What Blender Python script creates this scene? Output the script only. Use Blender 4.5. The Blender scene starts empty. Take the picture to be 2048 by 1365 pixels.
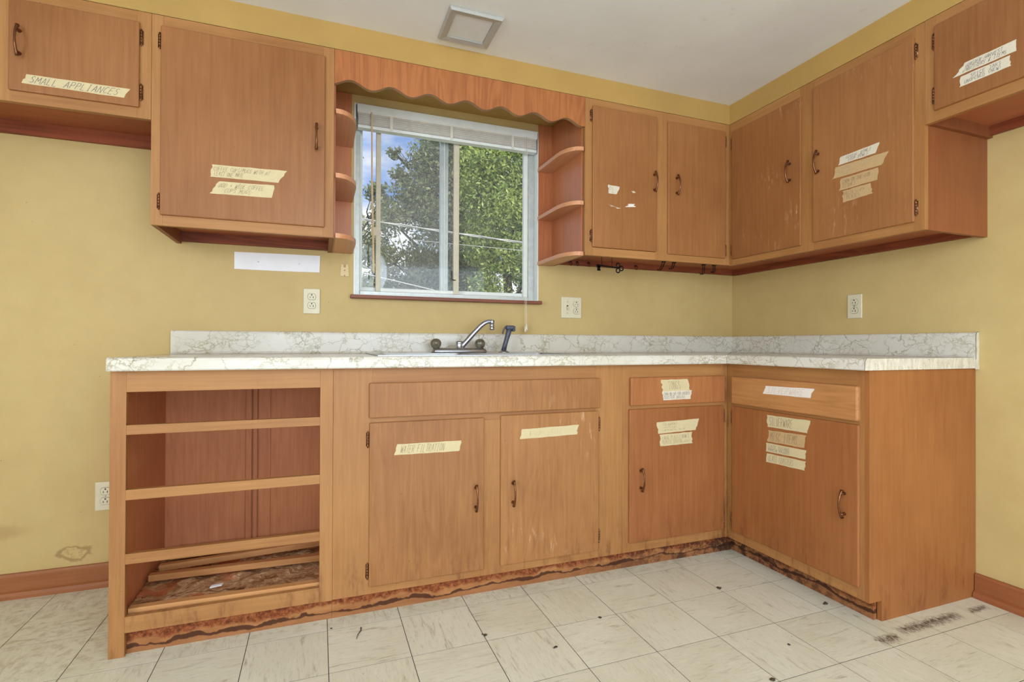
import bpy, bmesh, math, random
import numpy as np
from mathutils import Vector, Matrix
random.seed(7); rng = np.random.default_rng(7)
S = bpy.context.scene
COL = S.collection

# ------------------------------------------------------------------ camera
cam = bpy.data.cameras.new('camera'); camo = bpy.data.objects.new('camera', cam); COL.objects.link(camo)
cam.sensor_width = 36.0; cam.lens = 1031.92 / 2048 * 36.0; cam.clip_start = 0.05; cam.clip_end = 300
cam.shift_y = 0.6191 / 2048
_R = Vector((0.9364762, -0.35071102, 0.00375602)); _U = Vector((-0.00547265, -0.00390368, 0.99997741)); _F = Vector((0.35068844, 0.93647559, 0.00557502))
camo.matrix_world = Matrix(((_R.x, _U.x, -_F.x, -2.36442), (_R.y, _U.y, -_F.y, -2.48105), (_R.z, _U.z, -_F.z, 0.95935), (0, 0, 0, 1)))
S.camera = camo

# ------------------------------------------------------------------ node helpers
class N:
    def __init__(s, tree): s.t = tree; s.n = tree.nodes; s.l = tree.links; s.n.clear()
    def a(s, typ, ins=None, **kw):
        nd = s.n.new(typ)
        for k, v in kw.items(): setattr(nd, k, v)
        for k, v in (ins or {}).items():
            sock = nd.inputs[k]
            if isinstance(v, bpy.types.NodeSocket): s.l.new(v, sock)
            else: sock.default_value = v
        return nd
    def math(s, op, a, b=0.0, c=None, clamp=False):
        d = {0: a, 1: b}
        if c is not None: d[2] = c
        return s.a('ShaderNodeMath', d, operation=op, use_clamp=clamp).outputs[0]
    def mix(s, f, a, b, mode='MIX'):
        return s.a('ShaderNodeMix', {0: f, 6: a, 7: b}, data_type='RGBA', blend_type=mode).outputs[2]
    def ramp(s, f, stops, interp='LINEAR'):
        nd = s.a('ShaderNodeValToRGB', {0: f}); cr = nd.color_ramp; cr.interpolation = interp
        while len(cr.elements) < len(stops): cr.elements.new(0.5)
        for e, (p, c) in zip(cr.elements, stops): e.position = p; e.color = c if len(c) == 4 else (*c, 1)
        return nd.outputs[0]
    def noise(s, vec, scale=5, detail=3, rough=.5, dist=0.0, out=0):
        return s.a('ShaderNodeTexNoise', {'Vector': vec, 'Scale': scale, 'Detail': detail, 'Roughness': rough, 'Distortion': dist}).outputs[out]
    def map(s, vec, scale=(1, 1, 1), loc=(0, 0, 0)):
        return s.a('ShaderNodeMapping', {'Vector': vec, 'Scale': scale, 'Location': loc}).outputs[0]
    def pos(s): return s.a('ShaderNodeNewGeometry').outputs['Position']
    def smooth(s, v, a, b):
        return s.a('ShaderNodeMapRange', {0: v, 1: a, 2: b, 3: 0.0, 4: 1.0}, interpolation_type='SMOOTHSTEP').outputs[0]

def srgb(r, g, b):
    f = lambda c: (c / 255 / 12.92) if c / 255 <= .04045 else ((c / 255 + .055) / 1.055) ** 2.4
    return (f(r), f(g), f(b), 1)

# ------------------------------------------------------------------ world, sun, area lights, exposure
w = bpy.data.worlds.new('sky'); S.world = w; w.use_nodes = True
n = N(w.node_tree)
v = n.a('ShaderNodeTexCoord').outputs['Generated']
c1 = n.noise(n.map(v, (1, 1, 2.6)), 3.2, 6, .55, .4)
cl = n.smooth(c1, .38, .58)
bl = n.ramp(n.a('ShaderNodeSeparateXYZ', {0: v}).outputs[2], [(0, srgb(190, 210, 240)), (.30, srgb(116, 160, 230)), (.8, srgb(70, 125, 215))])
col = n.mix(cl, bl, (1.0, 1.0, 1.02, 1))
bg = n.a('ShaderNodeBackground', {'Color': col, 'Strength': 1.25})
n.l.new(bg.outputs[0], n.a('ShaderNodeOutputWorld').inputs[0])

sun = bpy.data.lights.new('sun', 'SUN'); sun.energy = 4.2; sun.angle = math.radians(1.5); sun.color = (1, .95, .86)
suno = bpy.data.objects.new('sun', sun); COL.objects.link(suno)
suno.rotation_euler = Vector((-0.45, 0.75, -0.95)).to_track_quat('-Z', 'Y').to_euler(); suno.location = (3, -5, 8)

def area(name, loc, d, sx, sy, power, color):
    L = bpy.data.lights.new(name, 'AREA'); L.shape = 'RECTANGLE'; L.size = sx; L.size_y = sy; L.energy = power; L.color = color
    o = bpy.data.objects.new(name, L); COL.objects.link(o); o.location = loc
    o.rotation_euler = Vector(d).to_track_quat('-Z', 'Y').to_euler(); return o
# added broad fill light behind the camera, set in an invented wall opening
area('added_front_fill', (-1.65, -4.30, 1.03), (0, 1, 0.1), 3.1, 1.95, 66, (.84, .96, 1.10))
# added side fill, out of view, to brighten the right-hand cabinet run
area('added_left_fill', (-4.76, -3.25, 1.35), (1, .1, 0.1), 1.5, 1.4, 72, (.84, .96, 1.10))
# added bare point light behind the camera, lifting ceiling and floor; no fixture
pl = bpy.data.lights.new('added_point_fill', 'POINT'); pl.energy = 34; pl.shadow_soft_size = .30; pl.color = (.86, .97, 1.08)
plo = bpy.data.objects.new('added_point_fill', pl); COL.objects.link(plo); plo.location = (-2.0, -2.9, 1.7)

S.view_settings.view_transform = 'Standard'; S.view_settings.look = 'None'
S.view_settings.exposure = -0.06; S.view_settings.gamma = 1.0; S.view_settings.use_curve_mapping = False
S.cycles.max_bounces = 7; S.cycles.diffuse_bounces = 4; S.cycles.glossy_bounces = 3; S.cycles.transmission_bounces = 4; S.cycles.transparent_max_bounces = 12
S.cycles.use_adaptive_sampling = True; S.cycles.adaptive_threshold = .05; S.cycles.adaptive_min_samples = 16
S.cycles.use_denoising = True; S.cycles.sample_clamp_indirect = 6.0

# ------------------------------------------------------------------ materials
MATS = {}
def new_mat(name):
    m = bpy.data.materials.new(name); m.use_nodes = True; MATS[name] = m; return m, N(m.node_tree)
def finish(n, col, rough=.5, metal=0.0, bump=None, bstr=.2, spec=.5, bdist=.002, **extra):
    ins = {'Base Color': col, 'Roughness': rough, 'Metallic': metal, 'Specular IOR Level': spec}; ins.update(extra)
    b = n.a('ShaderNodeBsdfPrincipled', ins)
    if bump is not None:
        bn = n.a('ShaderNodeBump', {'Height': bump, 'Strength': bstr, 'Distance': bdist}); n.l.new(bn.outputs[0], b.inputs['Normal'])
    n.l.new(b.outputs[0], n.a('ShaderNodeOutputMaterial').inputs[0]); return b

def wood(name, c_lo, c_hi, axis='z', rough=.42, figure=0.0, specks=.6, contrast=1.0, bleach=0.0, grime=False, tone=(.80, .77, .71)):
    m, n = new_mat(name); c_lo = tuple(a * b for a, b in zip(c_lo, tone)) + (1,); c_hi = tuple(a * b for a, b in zip(c_hi, tone)) + (1,)
    rnd = n.a('ShaderNodeObjectInfo').outputs['Random']
    p = n.a('ShaderNodeVectorMath', {0: n.pos(), 1: n.a('ShaderNodeCombineXYZ', {0: n.math('MULTIPLY', rnd, 7.3), 1: n.math('MULTIPLY', rnd, 3.1), 2: n.math('MULTIPLY', rnd, 5.7)}).outputs[0]}, operation='ADD').outputs[0]
    sc = {'z': (1, 1, .045), 'x': (.045, 1, 1), 'y': (1, .045, 1)}[axis]
    g1 = n.noise(n.map(p, sc), 95, 4, .6, .15)
    sc2 = {'z': (1, 1, .12), 'x': (.12, 1, 1), 'y': (1, .12, 1)}[axis]
    fig = n.noise(n.map(p, sc2), 9, 2, .5, 1.2)
    figw = n.math('FRACT', n.math('MULTIPLY', fig, 9.0))
    figw = n.math('ABSOLUTE', n.math('SUBTRACT', figw, .5))
    big = n.noise(p, 2.3, 3, .55)
    f = n.math('ADD', n.math('MULTIPLY', g1, .55 * contrast), n.math('MULTIPLY', big, .55))
    f = n.math('ADD', f, n.math('MULTIPLY', figw, .35 * figure))
    f = n.math('ADD', f, n.math('MULTIPLY', n.math('SUBTRACT', rnd, .5), .16))
    col = n.ramp(f, [(.28, c_lo), (.80, c_hi)])
    if bleach:
        bz = n.smooth(n.noise(n.map(p, (1, 1, .22)), 62, 4, .7), .54, .72)
        bm = n.smooth(n.noise(p, 4.5, 2, .5), .5, .66)
        col = n.mix(n.math('MULTIPLY', n.math('MULTIPLY', bz, bm), bleach), col, srgb(214, 176, 134))
    if grime:
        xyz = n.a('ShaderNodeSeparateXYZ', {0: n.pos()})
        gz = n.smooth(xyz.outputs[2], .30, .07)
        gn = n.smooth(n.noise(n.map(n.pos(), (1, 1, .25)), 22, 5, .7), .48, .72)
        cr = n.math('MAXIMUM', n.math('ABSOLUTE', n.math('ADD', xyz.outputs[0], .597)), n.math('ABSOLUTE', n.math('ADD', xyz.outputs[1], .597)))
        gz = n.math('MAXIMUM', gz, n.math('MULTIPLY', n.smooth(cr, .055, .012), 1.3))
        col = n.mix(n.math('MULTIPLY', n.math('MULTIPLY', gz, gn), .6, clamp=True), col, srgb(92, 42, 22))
    if specks:
        vo = n.a('ShaderNodeTexVoronoi', {'Vector': p, 'Scale': 34.0})
        sp = n.math('LESS_THAN', vo.outputs['Distance'], .045)
        ms = n.math('GREATER_THAN', n.a('ShaderNodeSeparateColor', {0: vo.outputs['Color']}).outputs[0], .72)
        col = n.mix(n.math('MULTIPLY', n.math('MULTIPLY', sp, ms), specks), col, srgb(74, 42, 24))
    finish(n, col, n.math('ADD', rough, n.math('MULTIPLY', g1, .12)), spec=.42)
    return m

D_LO, D_HI = srgb(146, 92, 48), srgb(186, 132, 80)
F_LO, F_HI = srgb(158, 104, 56), srgb(196, 144, 88)
U_LO, U_HI = srgb(146, 92, 50), srgb(180, 124, 76)
R_LO, R_HI = srgb(140, 74, 44), srgb(180, 108, 70)
wood('upper_door', U_LO, U_HI, 'z', .34)
wood('upper_door_worn', U_LO, U_HI, 'z', .34, bleach=.55)
wood('base_door', D_LO, D_HI, 'z', .42, figure=.5, specks=.9, bleach=.12, grime=True)
wood('base_door_worn', D_LO, D_HI, 'z', .42, figure=.5, specks=.9, bleach=.6, grime=True)
wood('base_plain', srgb(150, 90, 46), srgb(184, 120, 70), 'z', .45, specks=.9, grime=True)
wood('drawer_x', srgb(148, 86, 46), srgb(188, 124, 74), 'z', .4, figure=.5, specks=.8)
wood('drawer_worn', srgb(162, 104, 56), srgb(204, 146, 92), 'y', .4, figure=.9, specks=.8)
wood('false_x', D_LO, D_HI, 'z', .42, figure=.6, bleach=.2)
wood('frame_z', F_LO, F_HI, 'z', .42, grime=True); wood('frame_x', F_LO, F_HI, 'x', .42, grime=True); wood('frame_y', F_LO, F_HI, 'y', .42, grime=True)
wood('side_z', srgb(128, 72, 40), srgb(164, 100, 58), 'z', .45, specks=.3); wood('red_z', R_LO, R_HI, 'z', .5, specks=.3, tone=(1, 1, 1)); wood('red_x', R_LO, R_HI, 'x', .5, specks=.3, tone=(1, 1, 1)); wood('red_y', R_LO, R_HI, 'y', .5, specks=.3, tone=(1, 1, 1))
wood('inner_z', srgb(168, 98, 62), srgb(208, 138, 94), 'z', .55, figure=.35, specks=.5, tone=(.98, .98, .92))
wood('dark_x', srgb(96, 42, 22), srgb(164, 84, 48), 'x', .5, figure=1.2, specks=0); wood('dark_y', srgb(96, 42, 22), srgb(164, 84, 48), 'y', .5, figure=1.2, specks=0)
wood('shelf_z', srgb(158, 92, 56), srgb(192, 126, 84), 'z', .3, specks=.2, tone=(1.02, .98, .95))
wood('shelf_y', srgb(178, 118, 80), srgb(212, 156, 116), 'y', .32, specks=.1, tone=(1.05, 1.03, 1.0))
wood('valance', srgb(146, 80, 42), srgb(192, 122, 72), 'z', .36, figure=1.3, specks=.15)
wood('valance_edge', srgb(160, 118, 84), srgb(192, 150, 112), 'x', .5, specks=0)
wood('baseboard', srgb(150, 88, 50), srgb(184, 120, 74), 'x', .45, specks=.6); wood('baseboard_y', srgb(138, 78, 44), srgb(172, 106, 64), 'y', .45, specks=.6)
wood('sill', srgb(112, 58, 40), srgb(150, 88, 64), 'x', .4, specks=.2)
wood('slat', srgb(170, 112, 62), srgb(210, 156, 100), 'x', .5, specks=.8, tone=(1, 1, 1))
wood('end_panel', srgb(152, 90, 46), srgb(186, 124, 70), 'z', .42, specks=.8, grime=True)

def simple(name, c, rough=.5, metal=0.0, spec=.5, nscale=0, namp=.1, bump=0.0, **extra):
    m, n = new_mat(name)
    if nscale:
        nz = n.noise(n.pos(), nscale, 4, .6)
        lo = tuple(x * (1 - namp) for x in c[:3]) + (1,); hi = tuple(min(1, x * (1 + namp)) for x in c[:3]) + (1,)
        finish(n, n.ramp(nz, [(.3, lo), (.7, hi)]), rough, metal, bump=nz if bump else None, bstr=bump, spec=spec, **extra)
    else: finish(n, c, rough, metal, spec=spec, **extra)
    return m
simple('copper', srgb(122, 82, 56), .32, .9, nscale=60, namp=.35)
simple('copper_dark', srgb(70, 44, 32), .4, .8, nscale=90, namp=.4)
simple('ivory', srgb(216, 208, 178), .4, nscale=30, namp=.04)
simple('cream_plastic', srgb(210, 186, 134), .45, nscale=30, namp=.05)
simple('slot_black', srgb(22, 18, 12), .6, nscale=50, namp=.2)
simple('chrome', srgb(176, 178, 184), .28, .95, nscale=80, namp=.08)
simple('steel', srgb(176, 178, 180), .33, .9, nscale=120, namp=.1)
simple('sprayer_grey', srgb(74, 78, 92), .38, .1, nscale=60, namp=.15)
simple('white_metal', srgb(226, 230, 224), .45, nscale=20, namp=.04)
simple('aluminium', srgb(186, 190, 186), .4, .35, nscale=40, namp=.1)
simple('vinyl_tan', srgb(200, 192, 168), .5, nscale=40, namp=.06)
simple('blind_white', srgb(214, 208, 192), .5, nscale=40, namp=.05)
simple('cord_white', srgb(226, 218, 196), .6, nscale=90, namp=.05)
simple('wand', srgb(214, 190, 152), .35, nscale=30, namp=.05)
simple('paper_white', srgb(236, 236, 238), .7, nscale=14, namp=.03)
simple('iron_black', srgb(26, 20, 18), .45, .6, nscale=100, namp=.3)
simple('hook_brass', srgb(92, 54, 34), .4, .8, nscale=80, namp=.3)
simple('fixture_frame', srgb(172, 172, 166), .4, .3, nscale=50, namp=.06)
simple('fixture_glass', srgb(206, 207, 204), .25, nscale=30, namp=.02)
simple('ink_blue', srgb(98, 94, 100), .7, nscale=300, namp=.25)
simple('ink_brown', srgb(126, 104, 84), .7, nscale=300, namp=.25)
simple('ink_faint', srgb(196, 178, 148), .7, nscale=300, namp=.15)
simple('cable_white', srgb(214, 208, 204), .5, nscale=60, namp=.08)
simple('bark', srgb(70, 60, 48), .9, nscale=14, namp=.4)
simple('crumb', srgb(70, 58, 40), .9, nscale=200, namp=.4)
simple('grass', srgb(98, 116, 62), .95, nscale=6, namp=.3)
simple('grout', srgb(58, 50, 38), .9, nscale=30, namp=.2)
simple('particle_board', srgb(190, 178, 150), .8, nscale=180, namp=.35)

def smoke_knob():
    m, n = new_mat('smoked_acrylic')
    nz = n.noise(n.pos(), 60, 2, .5)
    finish(n, n.ramp(nz, [(.3, srgb(96, 90, 70)), (.7, srgb(150, 144, 122))]), .12, 0, spec=.8, **{'Transmission Weight': .35, 'IOR': 1.45})
smoke_knob()

def tape_mat(name, c, trans):
    m, n = new_mat(name)
    p = n.pos()
    nz = n.noise(n.map(p, (1, 1, 1)), 260, 4, .7)
    n2 = n.noise(p, 45, 3, .6)
    col = n.ramp(n.math('ADD', n.math('MULTIPLY', nz, .6), n.math('MULTIPLY', n2, .4)), [(.25, tuple(x * trans for x in c[:3]) + (1,)), (.7, c)])
    finish(n, col, .7, bump=nz, bstr=.25, spec=.25)
tape_mat('tape_cream', srgb(212, 196, 154), .84); tape_mat('tape_white', srgb(218, 208, 186), .86)
tape_mat('tape_aged', srgb(198, 166, 120), .80); tape_mat('tape_pale', srgb(232, 224, 214), .92)

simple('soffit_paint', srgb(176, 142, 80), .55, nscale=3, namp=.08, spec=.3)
# painted walls
def wall_mat():
    m, n = new_mat('wall_yellow')
    p = n.pos(); xyz = n.a('ShaderNodeSeparateXYZ', {0: p})
    big = n.noise(p, 1.6, 4, .6); mid = n.noise(p, 9, 4, .65)
    f = n.math('ADD', n.math('MULTIPLY', big, .6), n.math('MULTIPLY', mid, .4))
    col = n.ramp(f, [(.3, srgb(188, 162, 106)), (.7, srgb(203, 179, 122))])
    vo = n.a('ShaderNodeTexVoronoi', {'Vector': p, 'Scale': 15.0})
    sp = n.math('LESS_THAN', vo.outputs['Distance'], .032)
    ms = n.math('GREATER_THAN', n.a('ShaderNodeSeparateColor', {0: vo.outputs['Color']}).outputs[1], .80)
    col = n.mix(n.math('MULTIPLY', n.math('MULTIPLY', sp, ms), .55), col, srgb(120, 92, 56))
    # scuffed patch of bare plaster low on the wall beside the baseboard
    wp = n.a('ShaderNodeVectorMath', {0: p, 1: n.a('ShaderNodeVectorMath', {0: n.noise(p, 26, 4, .7, out=1), 1: (.05, .05, .05)}, operation='MULTIPLY').outputs[0]}, operation='ADD').outputs[0]
    dx = n.a('ShaderNodeVectorMath', {0: wp, 1: (-3.225, .025, .165)}, operation='SUBTRACT').outputs[0]
    d = n.a('ShaderNodeVectorMath', {0: n.a('ShaderNodeVectorMath', {0: dx, 1: (1.0, .3, 1.9)}, operation='MULTIPLY').outputs[0]}, operation='LENGTH').outputs['Value']
    ring = n.math('MULTIPLY', n.smooth(d, .036, .046), n.smooth(d, .062, .048))
    blot = n.math('MULTIPLY', n.smooth(n.noise(p, 60, 4, .7), .45, .62), n.smooth(d, .075, .03))
    col = n.mix(n.math('MULTIPLY', ring, .55), col, srgb(128, 98, 58))
    col = n.mix(n.math('MULTIPLY', blot, .4), col, srgb(150, 116, 70))
    # long faint smear further up
    d2 = n.a('ShaderNodeVectorMath', {0: n.a('ShaderNodeVectorMath', {0: n.a('ShaderNodeVectorMath', {0: wp, 1: (-3.46, .02, .27)}, operation='SUBTRACT').outputs[0], 1: (1, .3, 3)}, operation='MULTIPLY').outputs[0]}, operation='LENGTH').outputs['Value']
    col = n.mix(n.math('MULTIPLY', n.smooth(d2, .12, .03), .3), col, srgb(150, 116, 70))
    finish(n, col, .55, spec=.3)
wall_mat()
def ceil_mat():
    m, n = new_mat('ceiling_paint')
    p = n.pos(); a = n.noise(p, 1.5, 4, .6)
    sp = n.smooth(n.noise(p, 16, 4, .7), .62, .72)
    col = n.mix(n.math('MULTIPLY', sp, .35), n.ramp(a, [(.3, srgb(214, 211, 204)), (.7, srgb(228, 226, 220))]), srgb(200, 194, 182))
    finish(n, col, .8, spec=.2)
ceil_mat()

def tile_mat(name, axis):
    m, n = new_mat(name)
    rnd = n.a('ShaderNodeObjectInfo').outputs['Random']; p0 = n.pos()
    p = n.a('ShaderNodeVectorMath', {0: p0, 1: n.a('ShaderNodeCombineXYZ', {0: n.math('MULTIPLY', rnd, 9.3), 1: n.math('MULTIPLY', rnd, 4.1), 2: 0.0}).outputs[0]}, operation='ADD').outputs[0]
    sc = (.16, 1, 1) if axis == 'x' else (1, .16, 1)
    a = n.noise(n.map(p, sc), 58, 5, .68, .5); b = n.noise(n.map(p, sc), 16, 3, .6, .4); c = n.noise(p, 3, 3, .6)
    col = n.ramp(c, [(.3, srgb(208, 205, 184)), (.7, srgb(222, 220, 203))])
    a2 = n.noise(n.map(p, (sc[0] * 1.6, sc[1] * 1.6, 1)), 120, 3, .6, .3)
    col = n.mix(n.math('MULTIPLY', n.smooth(a2, .50, .70), .34), col, srgb(180, 173, 148))
    col = n.mix(n.math('MULTIPLY', n.math('MULTIPLY', n.smooth(a, .52, .76), n.smooth(b, .36, .60)), .9), col, srgb(150, 142, 114))
    col = n.mix(n.math('MULTIPLY', n.smooth(a, .44, .28), .5), col, srgb(234, 231, 218))
    vo = n.a('ShaderNodeTexVoronoi', {'Vector': p0, 'Scale': 24.0})
    sp = n.math('LESS_THAN', vo.outputs['Distance'], .05)
    ms = n.math('GREATER_THAN', n.a('ShaderNodeSeparateColor', {0: vo.outputs['Color']}).outputs[1], .86)
    col = n.mix(n.math('MULTIPLY', n.math('MULTIPLY', sp, ms), .7), col, srgb(84, 68, 44))
    # rusty glue marks in front of the end cabinet
    wob = n.a('ShaderNodeVectorMath', {0: p0, 1: n.a('ShaderNodeVectorMath', {0: n.noise(p0, 40, 4, .7, out=1), 1: (.05, .03, 0)}, operation='MULTIPLY').outputs[0]}, operation='ADD').outputs[0]
    streak = n.smooth(n.noise(n.map(p0, (1, .45, 1)), 110, 5, .8), .40, .58)
    for cx, cy, hx, hy in ((-.355, -1.297, .17, .030), (-.590, -1.314, .055, .030), (-.085, -1.297, .055, .020)):
        q = n.a('ShaderNodeSeparateXYZ', {0: n.a('ShaderNodeVectorMath', {0: n.a('ShaderNodeVectorMath', {0: wob, 1: (cx, cy, 0)}, operation='SUBTRACT').outputs[0]}, operation='ABSOLUTE').outputs[0]})
        mk = n.math('MULTIPLY', n.smooth(q.outputs[0], hx, hx * .85), n.smooth(q.outputs[1], hy, hy * .45))
        core = n.math('MULTIPLY', n.smooth(q.outputs[0], hx, hx * .7), n.smooth(q.outputs[1], hy * .55, hy * .2))
        col = n.mix(n.math('MULTIPLY', n.math('MAXIMUM', n.math('MULTIPLY', mk, n.math('MULTIPLY', streak, .7)), n.math('MULTIPLY', core, n.math('ADD', .35, n.math('MULTIPLY', streak, .65)))), .95), col, srgb(66, 36, 22))
    # dirt and rust worked into the tiles along the kick boards
    xyz = n.a('ShaderNodeSeparateXYZ', {0: p0})
    e = n.math('MULTIPLY', n.smooth(xyz.outputs[1], -.66, -.58), n.smooth(n.noise(p0, 30, 4, .7), .45, .65))
    col = n.mix(n.math('MULTIPLY', e, .35), col, srgb(150, 120, 84))
    finish(n, col, .42, spec=.4)
tile_mat('tile_streak_x', 'x'); tile_mat('tile_streak_y', 'y')

def marble():
    m, n = new_mat('marble_laminate')
    p = n.pos()
    wv = n.a('ShaderNodeVectorMath', {0: p, 1: n.a('ShaderNodeVectorMath', {0: n.noise(p, 9, 5, .65, out=1), 1: (.13, .13, .13)}, operation='MULTIPLY').outputs[0]}, operation='ADD').outputs[0]
    e1 = n.a('ShaderNodeTexVoronoi', {'Vector': n.map(wv, (1, 1, 1.5)), 'Scale': 9.0}, feature='DISTANCE_TO_EDGE').outputs['Distance']
    e2 = n.a('ShaderNodeTexVoronoi', {'Vector': n.map(wv, (1, 1, 1.7), (3, 1, 2)), 'Scale': 25.0}, feature='DISTANCE_TO_EDGE').outputs['Distance']
    msk = n.smooth(n.noise(p, 6, 3, .6), .42, .60); m2 = n.noise(p, 30, 3, .6)
    v1 = n.math('MULTIPLY', n.smooth(e1, .035, .0), n.math('MULTIPLY', m2, n.smooth(n.noise(p, 4, 2, .5), .34, .56))); v2 = n.math('MULTIPLY', n.smooth(e2, .11, .0), n.math('MULTIPLY', msk, .8))
    base = n.ramp(n.noise(p, 5, 3, .6), [(.3, srgb(206, 201, 187)), (.7, srgb(217, 213, 203))])
    col = n.mix(n.math('MULTIPLY', v1, 1.5, clamp=True), base, srgb(146, 135, 106)); col = n.mix(v2, col, srgb(170, 160, 132))
    finish(n, col, .18, spec=.5)
marble()
def end_strip():
    m, n = new_mat('marble_end')
    p = n.pos(); a = n.noise(n.map(p, (1, 1, .25)), 90, 4, .7); b = n.smooth(n.noise(p, 110, 4, .75), .60, .70)
    col = n.mix(n.math('MULTIPLY', b, .7), n.ramp(a, [(.3, srgb(186, 176, 152)), (.7, srgb(228, 222, 206))]), srgb(96, 82, 52))
    finish(n, col, .6)
end_strip()

def toe_mat():
    m, n = new_mat('water_stained_kick')
    p = n.pos(); xyz = n.a('ShaderNodeSeparateXYZ', {0: p}); z = xyz.outputs[2]
    edge = n.math('ADD', .016, n.math('MULTIPLY', n.math('SUBTRACT', n.noise(n.map(p, (1, 1, .3)), 5.5, 5, .6), .5), .06))
    edge = n.math('ADD', edge, n.math('MULTIPLY', n.smooth(xyz.outputs[0], -2.7, -1.2), .010))
    d = n.math('SUBTRACT', z, edge)
    mott = n.noise(p, 75, 4, .75)
    rust = n.ramp(mott, [(.32, srgb(80, 38, 18)), (.50, srgb(128, 66, 32)), (.66, srgb(166, 102, 58))])
    tan = n.ramp(n.noise(n.map(p, (.25, .25, 1)), 30, 3, .6), [(.3, srgb(142, 90, 50)), (.7, srgb(176, 122, 76))])
    # rusty along the top, fading to a soaked tan just above the tide line
    up = n.math('ADD', d, n.math('MULTIPLY', n.math('SUBTRACT', n.noise(p, 14, 4, .65), .5), .06))
    col = n.mix(n.smooth(up, .014, .030), tan, rust)
    col = n.mix(n.smooth(d, -.001, .002), n.mix(.5, tan, srgb(140, 92, 58)), col)
    thick = n.math('MULTIPLY', n.smooth(n.noise(p, 9, 3, .6), .40, .62), .013)
    line = n.math('MULTIPLY', n.smooth(d, -.003, .0005), n.smooth(n.math('SUBTRACT', d, thick), .004, .0005))
    col = n.mix(n.math('MULTIPLY', line, .88), col, srgb(58, 26, 14))
    corner = n.smooth(n.a('ShaderNodeVectorMath', {0: p, 1: (-.57, -.58, .05)}, operation='DISTANCE').outputs['Value'], 1.1, .05)
    mold = n.math('MULTIPLY', corner, n.smooth(n.noise(p, 24, 4, .75), .40, .60))
    col = n.mix(n.math('MULTIPLY', mold, .9), col, srgb(52, 26, 18))
    finish(n, col, .7, spec=.25)
toe_mat()
def rotten():
    m, n = new_mat('rotten_board')
    p = n.pos(); xyz = n.a('ShaderNodeSeparateXYZ', {0: p})
    warp = n.a('ShaderNodeVectorMath', {0: p, 1: n.a('ShaderNodeVectorMath', {0: n.noise(p, 6, 4, .6, out=1), 1: (.35, .35, 0)}, operation='MULTIPLY').outputs[0]}, operation='ADD').outputs[0]
    a = n.noise(n.map(warp, (.5, 1.3, 1)), 30, 6, .72, .6); b = n.noise(warp, 7, 4, .6)
    col = n.ramp(a, [(.30, srgb(80, 48, 30)), (.42, srgb(158, 110, 72)), (.56, srgb(206, 164, 122)), (.70, srgb(236, 214, 180))])
    red = n.ramp(n.noise(n.map(p, (.1, 1, 1)), 40, 4, .6), [(.3, srgb(176, 92, 52)), (.7, srgb(214, 142, 94))])
    col = n.mix(n.smooth(b, .53, .60), col, red)
    finish(n, col, .85, bump=a, bstr=.9, spec=.15, bdist=.008)
rotten()
def leaf_mat(name, cols):
    m, n = new_mat(name)
    rnd = n.a('ShaderNodeNewGeometry').outputs['Random Per Island']
    col = n.ramp(rnd, [(i / (len(cols) - 1), c) for i, c in enumerate(cols)])
    d = n.a('ShaderNodeBsdfDiffuse', {'Color': col}); t = n.a('ShaderNodeBsdfTranslucent', {'Color': col})
    mx = n.a('ShaderNodeMixShader', {0: .4, 1: d.outputs[0], 2: t.outputs[0]})
    n.l.new(mx.outputs[0], n.a('ShaderNodeOutputMaterial').inputs[0])
leaf_mat('leaf_dark', [srgb(96, 104, 78), srgb(134, 142, 104), srgb(164, 170, 126), srgb(196, 200, 154)])
leaf_mat('leaf_light', [srgb(104, 128, 68), srgb(156, 176, 96), srgb(194, 208, 122), srgb(220, 226, 156)])
def slat_mat():
    m, n = new_mat('blind_slat')
    col = n.ramp(n.noise(n.pos(), 40, 2, .5), [(.3, srgb(236, 230, 218)), (.7, srgb(244, 240, 230))])
    d = n.a('ShaderNodeBsdfDiffuse', {'Color': col}); t = n.a('ShaderNodeBsdfTranslucent', {'Color': col})
    n.l.new(n.a('ShaderNodeMixShader', {0: .45, 1: d.outputs[0], 2: t.outputs[0]}).outputs[0], n.a('ShaderNodeOutputMaterial').inputs[0])
slat_mat()
def glass():
    m, n = new_mat('window_glass')
    p = n.pos()
    t = n.a('ShaderNodeBsdfTransparent', {'Color': (.96, .97, .97, 1)}); g = n.a('ShaderNodeBsdfGlossy', {'Color': (1, 1, 1, 1), 'Roughness': .02})
    dd = n.a('ShaderNodeBsdfDiffuse', {'Color': srgb(236, 236, 236)})
    dust = n.math('MULTIPLY', n.smooth(n.noise(p, 170, 3, .7), .56, .70), n.smooth(n.noise(p, 5, 3, .6), .3, .7))
    m1 = n.a('ShaderNodeMixShader', {0: .012, 1: t.outputs[0], 2: g.outputs[0]})
    m2 = n.a('ShaderNodeMixShader', {0: n.math('ADD', .035, n.math('MULTIPLY', dust, .14)), 1: m1.outputs[0], 2: dd.outputs[0]})
    n.l.new(m2.outputs[0], n.a('ShaderNodeOutputMaterial').inputs[0])
glass()

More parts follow.
